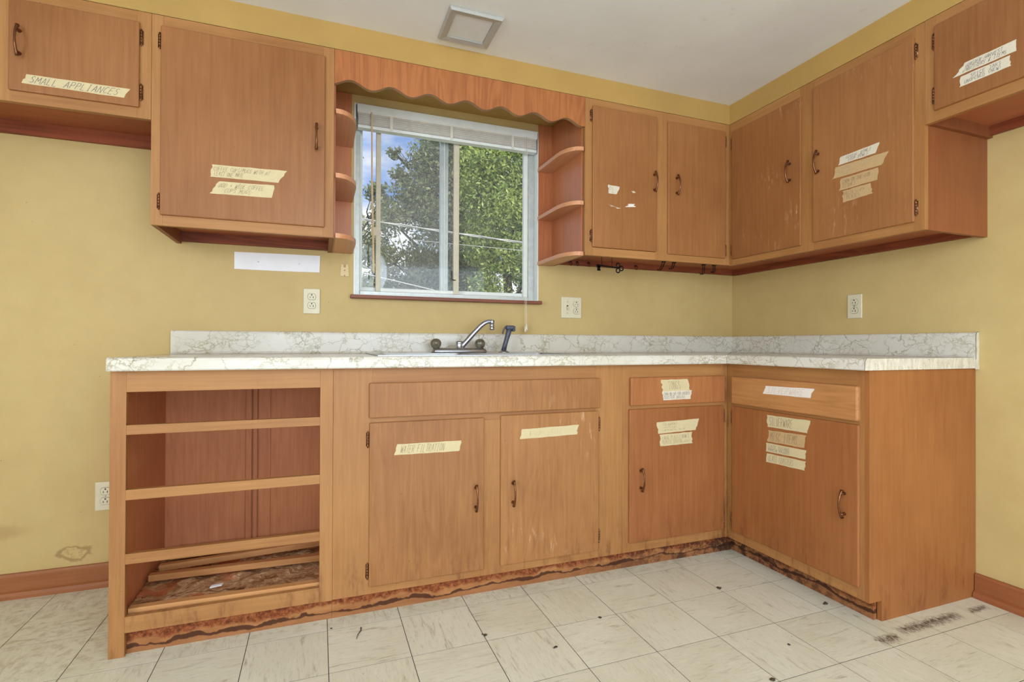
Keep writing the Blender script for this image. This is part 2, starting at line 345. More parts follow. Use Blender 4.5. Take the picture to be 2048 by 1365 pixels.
# ------------------------------------------------------------------ object helpers
OFF = {}
def tag(o, label=None, cat=None, group=None, kind=None):
    if label: o['label'] = label
    if cat: o['category'] = cat
    if group: o['group'] = group
    if kind: o['kind'] = kind
    return o
def thing(name, label, cat, loc, group=None):
    o = bpy.data.objects.new(name, None); o.empty_display_size = .05; o.location = loc; COL.objects.link(o)
    OFF[o] = Vector(loc); return tag(o, label, cat, group)
def link(name, bm, mat, parent=None, smooth=False, loc=None, recalc=True):
    """mesh given in world coordinates; stored relative to the parent's origin (or its own base point)"""
    base = OFF[parent] if parent else Vector(loc or (0, 0, 0))
    if recalc: bmesh.ops.recalc_face_normals(bm, faces=bm.faces)
    bmesh.ops.translate(bm, verts=bm.verts, vec=-base)
    me = bpy.data.meshes.new(name); bm.to_mesh(me); bm.free()
    if smooth:
        for f in me.polygons: f.use_smooth = True
    me.materials.append(MATS[mat]) if isinstance(mat, str) else [me.materials.append(MATS[x]) for x in mat]
    o = bpy.data.objects.new(name, me); COL.objects.link(o); OFF[o] = base
    if parent: o.parent = parent
    else: o.location = base
    return o
def place(name, me, parent, pos, rz=0.0, rot=None):
    o = bpy.data.objects.new(name, me); COL.objects.link(o)
    if parent: o.parent = parent; o.location = Vector(pos) - OFF[parent]; OFF[o] = OFF[parent]
    else: o.location = pos
    o.rotation_euler = rot or (0, 0, rz); return o
def bx(bm, x0, x1, y0, y1, z0, z1, bev=0.0, seg=2):
    x0, x1 = sorted((x0, x1)); y0, y1 = sorted((y0, y1)); z0, z1 = sorted((z0, z1))
    vs = [bm.verts.new(p) for p in ((x0, y0, z0), (x1, y0, z0), (x1, y1, z0), (x0, y1, z0), (x0, y0, z1), (x1, y0, z1), (x1, y1, z1), (x0, y1, z1))]
    fs = [bm.faces.new([vs[i] for i in q]) for q in ((0, 3, 2, 1), (4, 5, 6, 7), (0, 1, 5, 4), (1, 2, 6, 5), (2, 3, 7, 6), (3, 0, 4, 7))]
    if bev:
        es = {e for f in fs for e in f.edges}
        bmesh.ops.bevel(bm, geom=list(es), offset=bev, segments=seg, affect='EDGES', profile=.5, clamp_overlap=True)
def box(name, x0, x1, y0, y1, z0, z1, mat, parent=None, bev=0.0, loc=None, seg=2):
    bm = bmesh.new(); bx(bm, x0, x1, y0, y1, z0, z1, bev, seg)
    if not parent and loc is None: loc = ((x0 + x1) / 2, (y0 + y1) / 2, min(z0, z1))
    return link(name, bm, mat, parent, loc=loc)
def fbox(fr, name, a0, a1, d0, d1, z0, z1, mat, parent, bev=0.0):
    """box on a wall: a along the wall, d out from the wall"""
    if fr == 'B': return box(name, a0, a1, -d0, -d1, z0, z1, mat, parent, bev)
    return box(name, -d0, -d1, a0, a1, z0, z1, mat, parent, bev)
def FP(fr, a, d, z): return Vector((a, -d, z)) if fr == 'B' else Vector((-d, a, z))
def struct(o): o['kind'] = 'structure'; return o
def prism(bm, pts, axis, lo, hi):
    """extrude 2D polygon; axis = extrusion axis; pts are the two other coordinates in xyz order"""
    def mk(p, t):
        return {'x': (t, p[0], p[1]), 'y': (p[0], t, p[1]), 'z': (p[0], p[1], t)}[axis]
    A = [bm.verts.new(mk(p, lo)) for p in pts]; B = [bm.verts.new(mk(p, hi)) for p in pts]; k = len(pts)
    bm.faces.new(A); bm.faces.new(B[::-1])
    for i in range(k): bm.faces.new((A[i], B[i], B[(i + 1) % k], A[(i + 1) % k]))
def tube(bm, path, rad, seg=8, cap=True, flat=None):
    path = [Vector(p) for p in path]; k = len(path); rings = []
    rad = rad if isinstance(rad, (list, tuple)) else [rad] * k
    up = Vector((0, 0, 1)); prev = None
    for i, p in enumerate(path):
        t = (path[min(i + 1, k - 1)] - path[max(i - 1, 0)]).normalized()
        if prev is None:
            ref = up if abs(t.dot(up)) < .95 else Vector((1, 0, 0)); s = t.cross(ref).normalized()
        else: s = (prev - t * prev.dot(t)).normalized()
        prev = s; b = t.cross(s); fx = flat or 1.0
        rings.append([bm.verts.new(p + (s * math.cos(a) * fx + b * math.sin(a)) * rad[i]) for a in [2 * math.pi * j / seg for j in range(seg)]])
    for r0, r1 in zip(rings, rings[1:]):
        for j in range(seg): bm.faces.new((r0[j], r0[(j + 1) % seg], r1[(j + 1) % seg], r1[j]))
    if cap: bm.faces.new(rings[0][::-1]); bm.faces.new(rings[-1])
def lathe(bm, prof, c, seg=16, axis='z', flute=0.0, nf=12):
    c = Vector(c); rings = []
    for r, h in prof:
        ring = []
        for j in range(seg):
            a = 2 * math.pi * j / seg; rr = r * (1 + flute * math.cos(nf * a))
            q = Vector((rr * math.cos(a), rr * math.sin(a), h))
            if axis == 'y': q = Vector((q.x, -q.z, q.y))
            if axis == 'x': q = Vector((-q.z, q.x, q.y))
            ring.append(bm.verts.new(c + q))
        rings.append(ring)
    for r0, r1 in zip(rings, rings[1:]):
        for j in range(seg): bm.faces.new((r0[j], r0[(j + 1) % seg], r1[(j + 1) % seg], r1[j]))
    bm.faces.new(rings[0][::-1]); bm.faces.new(rings[-1])

# ------------------------------------------------------------------ dimensions
DU, DB, DC = .3613, .5895, .6287
ZC, ZT, ZU = 2.211, 2.109, 1.371
WX0, WX1, WZ0, WZ1 = -2.216, -1.290, 1.184, 2.072
RX0, RY0 = -4.70, -4.25

# ------------------------------------------------------------------ the setting
def wall_back():
    bm = bmesh.new()
    bx(bm, RX0 - .15, WX0, 0, .15, -.12, ZC + .1); bx(bm, WX1, .15, 0, .15, -.12, ZC + .1)
    bx(bm, WX0, WX1, 0, .15, -.12, WZ0); bx(bm, WX0, WX1, 0, .15, WZ1, ZC + .1)
    struct(link('wall_back', bm, 'wall_yellow', loc=(-2.3, 0, 0)))
wall_back()
struct(box('wall_right', 0, .15, RY0 - .15, 0, -.12, ZC + .1, 'wall_yellow'))
def wall_left():
    bm = bmesh.new(); x0, x1 = RX0 - .15, RX0
    bx(bm, x0, x1, RY0 - .15, -4.05, -.12, ZC + .1); bx(bm, x0, x1, -2.45, 0, -.12, ZC + .1)
    bx(bm, x0, x1, -4.05, -2.45, -.12, .6); bx(bm, x0, x1, -4.05, -2.45, 2.1, ZC + .1)
    struct(link('wall_left', bm, 'wall_yellow', loc=(RX0, -2, 0)))
wall_left()
def wall_front():
    bm = bmesh.new(); y0, y1 = RY0 - .15, RY0
    bx(bm, RX0, -3.35, y0, y1, -.12, ZC + .1); bx(bm, -.15, 0, y0, y1, -.12, ZC + .1)
    bx(bm, -3.35, -.15, y0, y1, -.12, .02); bx(bm, -3.35, -.15, y0, y1, 2.05, ZC + .1)
    struct(link('wall_front', bm, 'wall_yellow', loc=(-2.4, RY0, 0)))
wall_front()
struct(box('ceiling', RX0 - .15, .15, RY0 - .15, .15, ZC, ZC + .12, 'ceiling_paint'))
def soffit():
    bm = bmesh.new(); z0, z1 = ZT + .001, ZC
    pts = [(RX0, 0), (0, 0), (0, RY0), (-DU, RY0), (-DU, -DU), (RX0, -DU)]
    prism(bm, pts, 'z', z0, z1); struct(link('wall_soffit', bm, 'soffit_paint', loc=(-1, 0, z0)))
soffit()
struct(box('ground', -40, 40, .16, 60, -.45, -.40, 'grass'))

# floor: subfloor with single tiles
floor = struct(box('floor', RX0, 0, RY0, 0, -.12, -.0007, 'grout', loc=(0, 0, 0)))
TX, TY = .2408, .2395
tile_me = {}
for ax in 'xy':
    bm = bmesh.new(); bx(bm, -TX / 2 + .0011, TX / 2 - .0011, -TY / 2 + .0011, TY / 2 - .0011, -.0007, 0, .0002, 1)
    bmesh.ops.recalc_face_normals(bm, faces=bm.faces)
    me = bpy.data.meshes.new('tile'); bm.to_mesh(me); bm.free(); me.materials.append(MATS['tile_streak_' + ax]); tile_me[ax] = me
def cut_tile(x0, x1, y0, y1, ax):
    box('tile', x0 + .0011, x1 - .0011, y0 + .0011, y1 - .0011, -.0007, 0, 'tile_streak_' + ax, floor)
for i in range(-10, 11):
    for j in range(-15, 4):
        x0 = -2.332 + i * TX; x1 = x0 + TX; y0 = -.648 + j * TY; y1 = y0 + TY
        if x1 < -4.45 or y1 < -3.2 or x0 > 0 or y0 > -.02: continue
        if x0 > -2.93 and y0 > -.5: continue                      # under the base cabinets
        if x0 > -.52 and y0 > -1.2: continue
        ax = 'x' if (i + j) % 2 else 'y'
        if x1 > 0 or y1 > 0: cut_tile(x0, min(x1, 0), y0, min(y1, 0), ax)
        else: place('tile', tile_me[ax], floor, ((x0 + x1) / 2, (y0 + y1) / 2, 0))

def baseboard(name, fr, a0, a1, mat):
    bm = bmesh.new(); q = [(0, 0), (.028, 0), (.027, .012), (.022, .022), (.014, .027), (.014, .082), (.010, .090), (0, .090)]
    if fr == 'B': prism(bm, [(-d, z) for d, z in q], 'x', a0, a1); loc = (a0, 0, 0)
    else: prism(bm, [(-d, z) for d, z in q], 'y', a0, a1); loc = (0, a0, 0)
    struct(link(name, bm, mat, loc=loc))
baseboard('baseboard_back', 'B', RX0, -2.957, 'baseboard')
baseboard('baseboard_right', 'R', RY0, -1.252, 'baseboard_y')

# kitchen window
def window():
    wroot = bpy.data.objects.new('window_1', None); wroot.location = (WX0, 0, WZ0); COL.objects.link(wroot); OFF[wroot] = Vector(wroot.location); struct(wroot)
    x0, x1, z0, z1 = WX0, WX1, WZ0, WZ1
    # painted jamb lining
    box('jamb', x0, x0 + .006, -.002, .15, z0, z1, 'white_metal', wroot); box('jamb', x1 - .006, x1, -.002, .15, z0, z1, 'white_metal', wroot)
    box('head_jamb', x0 + .006, x1 - .006, -.002, .15, z1 - .006, z1, 'white_metal', wroot)
    box('sill_lining', x0 + .006, x1 - .006, .0, .15, z0, z0 + .005, 'white_metal', wroot)
    # aluminium frame
    a, b = x0 + .006, x1 - .006; c, d = z0 + .005, z1 - .006
    box('frame_side', a, a + .024, .045, .125, c, d, 'aluminium', wroot, .002); box('frame_side', b - .030, b, .045, .125, c, d, 'aluminium', wroot, .002)
    box('frame_rib', b - .052, b - .030, .060, .085, c, d, 'white_metal', wroot, .002)
    box('frame_sill', a + .024, b - .030, .045, .125, c, c + .020, 'aluminium', wroot, .002); box('frame_head', a + .024, b - .030, .045, .125, d - .02, d, 'aluminium', wroot, .002)
    # outer sash pair with meeting stile
    fx0, fx1, fz0, fz1 = a + .024, b - .030, c + .020, d - .02
    box('meeting_stile', -1.792, -1.752, .085, .115, fz0, fz1, 'aluminium', wroot, .002)
    box('meeting_stile_rib', -1.776, -1.772, .078, .085, fz0, fz1, 'white_metal', wroot)
    box('sash_rail', fx0, -1.792, .088, .112, fz0, fz0 + .022, 'white_metal', wroot, .002); box('sash_rail', -1.752, fx1, .088, .112, fz0, fz0 + .022, 'white_metal', wroot, .002)
    box('sash_stile', fx0, fx0 + .014, .088, .112, fz0 + .022, fz1, 'white_metal', wroot, .002)
    box('pane', fx0 + .014, -1.792, .098, .101, fz0 + .022, fz1, 'window_glass', wroot); box('pane', -1.752, fx1, .098, .101, fz0 + .022, fz1, 'window_glass', wroot)
    # inner sliding sash, pushed part way
    box('inner_sash_stile', -2.112, -2.090, .050, .070, fz0, fz1, 'vinyl_tan', wroot, .002); box('inner_sash_stile', -1.732, -1.704, .050, .070, fz0, fz1, 'vinyl_tan', wroot, .002)
    box('inner_sash_rail', -2.090, -1.732, .052, .068, fz0, fz0 + .016, 'white_metal', wroot, .002); box('inner_sash_rail', -2.090, -1.732, .052, .068, fz1 - .016, fz1, 'white_metal', wroot, .002)
    box('pane', -2.090, -1.732, .059, .061, fz0 + .016, fz1 - .016, 'window_glass', wroot)
    st = box('strike_plate', -2.135, -2.090, .0475, .0495, 1.475, 1.515, 'vinyl_tan', wroot)
    bm = bmesh.new(); tube(bm, [(-1.742, .045, 1.325), (-1.742, .045, 1.285), (-1.736, .045, 1.280), (-1.722, .045, 1.280)], .0025, 6); link('latch_hook', bm, 'iron_black', wroot)
window()
struct(box('trim_1', -2.231, -1.281, -.034, .0, 1.167, 1.1835, 'sill', bev=.003))

def blind():
    t = thing('window_blind', 'white slatted blind drawn up at the top of the kitchen window', 'blind', (-1.75, .02, 1.95))
    a, b = -2.204, -1.304
    box('headrail', a, b, -.012, .030, 2.026, 2.062, 'blind_white', t, .003)
    box('valance_strip', a, b, -.016, -.012, 2.030, 2.066, 'white_metal', t, .001)
    bm = bmesh.new()
    for k in range(17):
        z = 1.975 + k * .003; o = .0012 * math.sin(k * 2.1)
        prism(bm, [(-.010 + o, z), (.008 + o, z + .0004), (.026 + o, z), (.026 + o, z + .0024), (.008 + o, z + .0028), (-.010 + o, z + .0024)], 'x', a + .004, b - .004)
    tag(link('slat_stack', bm, 'blind_slat', t), kind='stuff')
    box('bottom_rail', a + .002, b - .002, -.012, .028, 1.958, 1.973, 'white_metal', t, .003)
    for x in (-2.05, -1.76, -1.44): box('ladder_tape', x - .007, x + .007, -.0135, -.0125, 1.960, 2.030, 'blind_white', t)
    bm = bmesh.new(); tube(bm, [(-2.140, -.020, 2.03), (-2.138, -.022, 1.70), (-2.128, -.024, 1.29)], [.004, .0045, .005], 6); link('tilt_wand', bm, 'wand', t)
    for dx, zb in ((0, 1.052), (.008, 1.062)):
        bm = bmesh.new(); tube(bm, [(-1.371 + dx, -.018, 2.03), (-1.373 + dx, -.024, 1.6), (-1.380 + dx, -.040, 1.19), (-1.380 + dx, -.042, zb)], .0011, 5); c = link('lift_cord', bm, 'cord_white', t)
        bm = bmesh.new(); lathe(bm, [(.002, .0), (.0025, -.004), (.0055, -.026), (.0050, -.030)], (-1.380 + dx, -.042, zb), 10); link('tassel', bm, 'cord_white', c, True)
blind()

# recessed square light in the ceiling
def ceil_light():
    t = thing('ceiling_light', 'small square recessed ceiling light with grey frame and frosted glass', 'light', (-1.812, -.522, ZC))
    x0, x1, y0, y1 = -1.918, -1.707, -.628, -.415; bm = bmesh.new(); k = .030; z1 = ZC - .0005
    o = [(x0, y0), (x1, y0), (x1, y1), (x0, y1)]; i = [(x0 + k, y0 + k), (x1 - k, y0 + k), (x1 - k, y1 - k), (x0 + k, y1 - k)]
    m_ = [(x0 + .006, y0 + .006), (x1 - .006, y0 + .006), (x1 - .006, y1 - .006), (x0 + .006, y1 - .006)]
    L = []
    for pts, z in ((o, z1), (o, z1 - .006), (m_, z1 - .014), (i, z1 - .010), (i, z1)): L.append([bm.verts.new((*p, z)) for p in pts])
    for A, B in zip(L, L[1:]):
        for q in range(4): bm.faces.new((A[q], A[(q + 1) % 4], B[(q + 1) % 4], B[q]))
    link('frame', bm, 'fixture_frame', t)
    box('diffuser', x0 + k, x1 - k, y0 + k, y1 - k, ZC - .006, ZC - .001, 'fixture_glass', t, .002)
ceil_light()

# ------------------------------------------------------------------ hardware meshes
def mesh_of(name, bm, mat, smooth=True):
    bmesh.ops.recalc_face_normals(bm, faces=bm.faces)
    me = bpy.data.meshes.new(name); bm.to_mesh(me); bm.free(); me.materials.append(MATS[mat])
    for f in me.polygons: f.use_smooth = smooth
    return me
def handle_mesh():
    bm = bmesh.new(); path = []; rad = []
    for i in range(15):
        u = -1 + 2 * i / 14; path.append((0, -(.013 + .017 * (1 - u * u)), u * .049)); rad.append(.0046 - .0016 * (1 - abs(u)) + (.0012 if abs(u) > .9 else 0))
    tube(bm, path, rad, 8)
    for s in (-1, 1):
        lathe(bm, [(.0062, -.001), (.0058, .003), (.0038, .010), (.0042, .020)], (0, 0, s * .0365), 10, 'y')
        bm.verts.ensure_lookup_table()
    return mesh_of('handle', bm, 'copper')
def hinge_mesh():
    bm = bmesh.new(); r = .0034
    prof = [(.0008, -.030), (.0026, -.028), (.0018, -.0255), (r, -.025)]
    for k in range(5):
        z = -.025 + k * .010
        prof += [(r, z + .0006), (r, z + .0092), (r * .78, z + .0096)]
    prof += [(r, .025), (.0018, .0255), (.0026, .028), (.0008, .030)]
    lathe(bm, prof, (0, -.0035, 0), 8); bx(bm, -.0058, .0058, -.0012, 0, -.024, .024)
    return mesh_of('hinge', bm, 'copper')
HANDLE, HINGE = handle_mesh(), hinge_mesh()
RZ = {'B': 0.0, 'R': -math.pi / 2}
def door(fr, parent, a0, a1, z0, z1, d, mat, handle=None, hinges=None, name='door', proud=.010, bev=.004):
    o = fbox(fr, name, a0, a1, d - .008, d + proud, z0, z1, mat, parent, bev)
    if handle: place('handle', HANDLE, o, FP(fr, handle[0], d + proud, handle[1]), RZ[fr])
    for ha, hz in hinges or []: place('hinge', HINGE, o, FP(fr, ha, d + .0005, hz), RZ[fr])
    return o

# ------------------------------------------------------------------ upper cabinets
def upper(name, fr, a0, a1, zb, label, stiles, doors, under, end_lo=True, end_hi=True, side_mat='side_z', loc=None, cleat='dark', body_hi=None, cleat_hi=None):
    lo, hi = min(a0, a1), max(a0, a1); d = DU; ft = .019; g = .0004
    t = thing(name, label, 'cabinet', FP(fr, (a0 + a1) / 2, DU / 2, zb))
    hx = 'x' if fr == 'B' else 'y'; lo += g; hi -= g
    if end_lo: fbox(fr, 'side_panel', lo, lo + .016, .001, d - ft, zb + .0, ZT - .001, side_mat, t)
    if end_hi: fbox(fr, 'side_panel', hi - .016, hi, .001, d - ft, zb + .0, ZT - .001, side_mat, t)
    il = lo + (.016 if end_lo else 0); ih = hi - (.016 if end_hi else 0)
    ih = body_hi if body_hi is not None else ih; ch = cleat_hi if cleat_hi is not None else ih
    fbox(fr, 'bottom_panel', il, ih, .001, d - ft, under, under + .012, 'red_' + hx, t)
    fbox(fr, 'top_panel', il, ih, .001, d - ft, ZT - .013, ZT - .001, 'red_' + hx, t)
    fbox(fr, 'back_panel', il, ih, .001, .006, under + .012, ZT - .013, 'red_z', t)
    fbox(fr, 'wall_cleat', il, ch, .001, .020, zb + .008, under, cleat + '_' + hx, t)
    sl = sorted(stiles); zr = zb + .032
    for s0, s1 in sl: fbox(fr, 'stile', s0, s1, d - ft, d, zb, ZT - .001, 'frame_z', t, .0006)
    for (p0, p1), (q0, q1) in zip(sl, sl[1:]):
        fbox(fr, 'rail', p1, q0, d - ft, d, zb, zr + .006, 'frame_' + hx, t, .0006)
        fbox(fr, 'rail', p1, q0, d - ft, d, ZT - .056, ZT - .001, 'frame_' + hx, t, .0006)
    for dd in doors: door(fr, t, *dd[:4], d, *dd[4:])
    return t

g2 = .0004
upper('wall_cabinet', 'B', -3.76, -2.9155, 1.737, 'short wooden wall cabinet at the far left above the bare wall, door taped SMALL APPLIANCES',
      [(-3.76 + g2, -3.715), (-3.372, -3.295), (-2.957, -2.9155 - g2)],
      [(-3.3025, -2.949, 1.772, 2.068, 'upper_door', (-3.273, 1.927), [(-2.9445, 2.016), (-2.9445, 1.826)]),
       (-3.722, -3.366, 1.772, 2.068, 'upper_door', (-3.395, 1.927), [(-3.7265, 2.016), (-3.7265, 1.826)])], 1.794)
upper('wall_cabinet', 'B', -2.9155, -2.3125, ZU, 'tall wooden wall cabinet left of the window, one wide door with two tape labels',
      [(-2.9155 + g2, -2.880), (-2.352, -2.3125 - g2)],
      [(-2.8865, -2.346, 1.407, 2.070, 'upper_door', (-2.3765, 1.747), [(-2.8905, 2.017), (-2.8905, 1.454)])], 1.420)
upper('wall_cabinet', 'B', -1.212, -DU - .0, ZU + .004, 'two-door wooden wall cabinet right of the window, left door with peeled tape remnants',
      [(-1.212 + g2, -1.170), (-.826, -.746), (-.404, -DU - g2)],
      [(-1.176, -.819, 1.414, 2.0745, 'upper_door', (-.8375, 1.7515), [(-1.1815, 2.0265), (-1.1815, 1.4665)]),
       (-.754, -.395, 1.4075, 2.066, 'upper_door', (-.705, 1.7505), [(-.3905, 2.014), (-.3905, 1.4495)])], 1.412, end_hi=False, body_hi=-.001)
upper('wall_cabinet', 'R', -DU + .0, -1.2875, ZU, 'two-door wooden wall cabinet on the right wall, wider door with four tape labels',
      [(-DU - .02 + g2, -.36), (-.852, -.782), (-1.2875 + g2, -1.248)],
      [(-.7925, -.3835, 1.402, 2.062, 'upper_door_worn', (-.738, 1.744), [(-.379, 2.0), (-.379, 1.45)]),
       (-1.256, -.8515, 1.404, 2.0695, 'upper_door_worn', (-.880, 1.740), [(-1.2605, 2.016), (-1.2605, 1.454)])], 1.412, end_hi=False, cleat_hi=-.0205)
upper('wall_cabinet', 'R', -1.2875, -1.80, 1.7405, 'short wooden wall cabinet at the far right, door taped GOLDEN HARVEST',
      [(-1.3215, -1.2875 - g2), (-1.80 + g2, -1.762)],
      [(-1.768, -1.3205, 1.776, 2.071, 'upper_door', (-1.735, 1.92), [(-1.3165, 2.019), (-1.3165, 1.830)])], 1.782)

# ------------------------------------------------------------------ valance and corner shelves
def valance():
    x0, x1 = -2.3120, -1.2125; bm = bmesh.new(); pts = [(x0, ZT - .001)]; k = 140
    for i in range(k + 1):
        x = x0 + (x1 - x0) * i / k
        z = 1.984 + .0135 * math.cos(2 * math.pi * (x + 1.936) / .1575)
        pts.append((x, z))
    pts.append((x1, ZT - .001))
    A = [bm.verts.new((x, -DU, z)) for x, z in pts]; B = [bm.verts.new((x, -DU + .019, z)) for x, z in pts]; m_ = len(pts)
    for V in (A, B):
        for i in range(1, m_ - 2):
            tv = [bm.verts.new((V[i].co.x, V[i].co.y, ZT - .001)) for _ in ()]
    top = {}
    for V in (A, B):
        tops = [V[0]] + [bm.verts.new((V[i].co.x, V[i].co.y, ZT - .001)) for i in range(2, m_ - 2)] + [V[-1]]
        for i in range(1, m_ - 2): bm.faces.new((V[i], V[i + 1], tops[i], tops[i - 1]))
        top[id(V)] = tops
    ta, tb = top[id(A)], top[id(B)]
    for i in range(len(ta) - 1): bm.faces.new((ta[i], ta[i + 1], tb[i + 1], tb[i]))
    edge_faces = []
    for i in range(1, m_ - 2): edge_faces.append(bm.faces.new((A[i], B[i], B[i + 1], A[i + 1])))
    bm.faces.new((A[0], A[1], B[1], B[0])); bm.faces.new((A[-1], A[-2], B[-2], B[-1]))
    for f in edge_faces: f.material_index = 1
    o = link('scalloped_valance', bm, ['valance', 'valance_edge'], loc=(-1.76, -DU, 1.97)); tag(o, 'scalloped wooden valance board spanning above the window', 'valance')
valance()
def corner_shelf(side, label):
    if side == 'L': c0, c1, sgn = -2.3118, -2.222, 1      # cabinet side, free side
    else: c0, c1, sgn = -1.2128, -1.2985, -1
    t = thing('corner_shelf', label, 'shelf', ((c0 + c1) / 2, -.18, 1.372))
    box('back_panel', c0, c1 - sgn * .006, -.001, -.008, 1.372, ZT - .001, 'shelf_z', t)
    box('side_panel', c0, c0 + sgn * .005, -.008, -DU + .021, 1.3725, ZT - .001, 'shelf_z', t)
    for zt in (1.877, 1.6255, 1.390):
        bm = bmesh.new(); wdt = abs(c1 - c0); pts = [(c0 + sgn * .0055, -.0085), (c1, -.0085)]
        r, ry = wdt - .012, .13
        for i in range(13):
            a = math.pi / 2 * i / 12; pts.append((c1 - sgn * r * (1 - math.cos(a)), -DU + .001 + ry * (1 - math.sin(a))))
        pts.append((c0 + sgn * .0055, -DU + .001))
        prism(bm, pts, 'z', zt - .018, zt); link('shelf_board', bm, 'shelf_y', t)
corner_shelf('L', 'narrow open corner shelf with rounded boards left of the window')
corner_shelf('R', 'narrow open corner shelf with rounded boards right of the window')
tag(box('wood_block', -2.285, -2.225, -.012, -.030, 1.8775, 1.905, 'shelf_y', bev=.001), 'small offcut of wood lying on the top board of the left corner shelf', 'wood block')

# ------------------------------------------------------------------ base cabinets
ZCT = .914; TH = .040; ZB = ZCT - TH - .0005; ZF = .072
def base_open():
    x0, x1 = -2.956, -2.3165 - .0003; ft = .019; y = -DB
    t = thing('base_cabinet', 'open wooden base cabinet at the left end with its drawers missing', 'cabinet', ((x0 + x1) / 2, -.3, 0))
    box('side_panel', x0, x0 + .014, -.0305, y + ft, 0, ZB, 'inner_z', t); box('side_panel', x1 - .012, x1, -.0305, y + ft, 0.06, ZB, 'inner_z', t)
    box('back_panel', x0 + .014, x1 - .012, -.0305, -.037, .06, ZB, 'inner_z', t)
    for a, b, dp in ((-2.650, -2.628, .012), (-2.622, -2.606, .016), (-2.602, -2.556, .006)): box('back_batten', a, b, -.037, -.037 - dp, .10, ZB - .002, 'inner_z', t, .001)
    # warped bottom board
    bm = bmesh.new(); nx, ny = 60, 40; V = []
    for i in range(nx + 1):
        for j in range(ny + 1):
            X = x0 + .0145 + (x1 - .0125 - x0 - .0145) * i / nx; Y = -.0375 + (y + ft + .0005 + .0375) * j / ny
            h = .010 * math.sin(X * 9 + 1) * math.sin(Y * 11) + .004 * math.sin(X * 37 + Y * 23) + .003 * math.sin(X * 71 - Y * 60)
            V.append(bm.verts.new((X, Y, .098 + h * math.sin(math.pi * i / nx) * math.sin(math.pi * j / ny))))
    for i in range(nx):
        for j in range(ny): bm.faces.new((V[i * (ny + 1) + j], V[(i + 1) * (ny + 1) + j], V[(i + 1) * (ny + 1) + j + 1], V[i * (ny + 1) + j + 1]))
    ex = bmesh.ops.extrude_face_region(bm, geom=bm.faces[:]); bmesh.ops.translate(bm, verts=[q for q in ex['geom'] if isinstance(q, bmesh.types.BMVert)], vec=(0, 0, -.010))
    link('bottom_board', bm, 'rotten_board', t, True)
    box('stile', x0, -2.9145, y + ft, y, 0.0, ZB, 'frame_z', t, .0008); box('stile', -2.3585, x1, y + ft, y, ZF - .002, ZB, 'frame_z', t, .0008)
    for z0, z1 in ((.808, ZB), (.677, .7065), (.477, .5085), (.281, .3125), (ZF, .121)): box('rail', -2.9145, -2.3585, y + ft, y, z0, z1, 'frame_x', t, .0008)
    box('kick_board', -2.9140, x1, y + .028, y + .0185, 0, ZF - .0005, 'water_stained_kick', t)
    return t
base_open()
def base_face(t, fr, a0, a1, stiles, rails, kick=True):
    hx = 'x' if fr == 'B' else 'y'; d = DB; ft = .019
    for s0, s1 in stiles: fbox(fr, 'stile', s0, s1, d - ft, d, ZF, ZB, 'frame_z', t, .0006)
    for r0, r1, z0, z1 in rails: fbox(fr, 'rail', r0, r1, d - ft, d, z0, z1, 'frame_' + hx, t, .0006)
def base_sink():
    x0, x1 = -2.3162, -1.1552
    t = thing('base_cabinet', 'two-door wooden sink base cabinet below the sink with a plain false front', 'cabinet', ((x0 + x1) / 2, -.3, 0))
    box('side_panel', x0, x0 + .012, -.002, -DB + .019, .06, ZB, 'inner_z', t); box('side_panel', x1 - .012, x1, -.002, -DB + .019, .06, ZB, 'inner_z', t)
    box('bottom_panel', x0 + .012, x1 - .012, -.002, -DB + .019, .085, .097, 'red_x', t)
    base_face(t, 'B', x0, x1, [(x0, -2.185), (-1.284, x1)],
              [(-2.185, -1.284, .806, ZB), (-2.185, -1.284, .668, .712), (-2.185, -1.782, ZF, .115), (-1.694, -1.284, ZF, .115)])
    box('centre_stile', -1.782, -1.694, -DB + .019, -DB, ZF, .668, 'frame_z', t, .0006)
    box('kick_board', x0, x1, -DB + .028, -DB + .0185, 0, ZF - .0005, 'water_stained_kick', t)
    door('B', t, -2.1965, -1.2695, .6965, .8195, DB, 'false_x', name='false_drawer_front', proud=.015, bev=.003)
    door('B', t, -2.195, -1.7705, .099, .6785, DB, 'base_door', (-1.8045, .378), [(-2.2, .62), (-2.2, .155)])
    door('B', t, -1.704, -1.272, .1025, .683, DB, 'base_door_worn', (-1.654, .3815), [(-1.2675, .628), (-1.2675, .1625)])
base_sink()
def base_corner():
    x0, x1 = -1.1548, -DB - .0003
    t = thing('base_cabinet', 'wooden base cabinet in the inner corner with one drawer taped TONGS above one door', 'cabinet', ((x0 + x1) / 2, -.3, 0))
    box('side_panel', x0, x0 + .012, -.002, -DB + .019, .06, ZB, 'inner_z', t); box('bottom_panel', x0 + .012, x1, -.002, -DB + .019, .085, .097, 'red_x', t)
    base_face(t, 'B', x0, x1, [(x0, -1.108), (-.627, x1)], [(-1.108, -.627, .806, ZB), (-1.108, -.627, .672, .708), (-1.108, -.627, ZF, .120)])
    box('kick_board', x0, -.53, -DB + .028, -DB + .0185, 0, ZF - .0005, 'water_stained_kick', t)
    door('B', t, -1.1205, -.6155, .698, .818, DB, 'drawer_x', name='drawer_front', proud=.015, bev=.004)
    door('B', t, -1.124, -.616, .1115, .6825, DB, 'base_plain', (-1.068, .3815), [(-.6115, .6325), (-.6115, .165)])
base_corner()
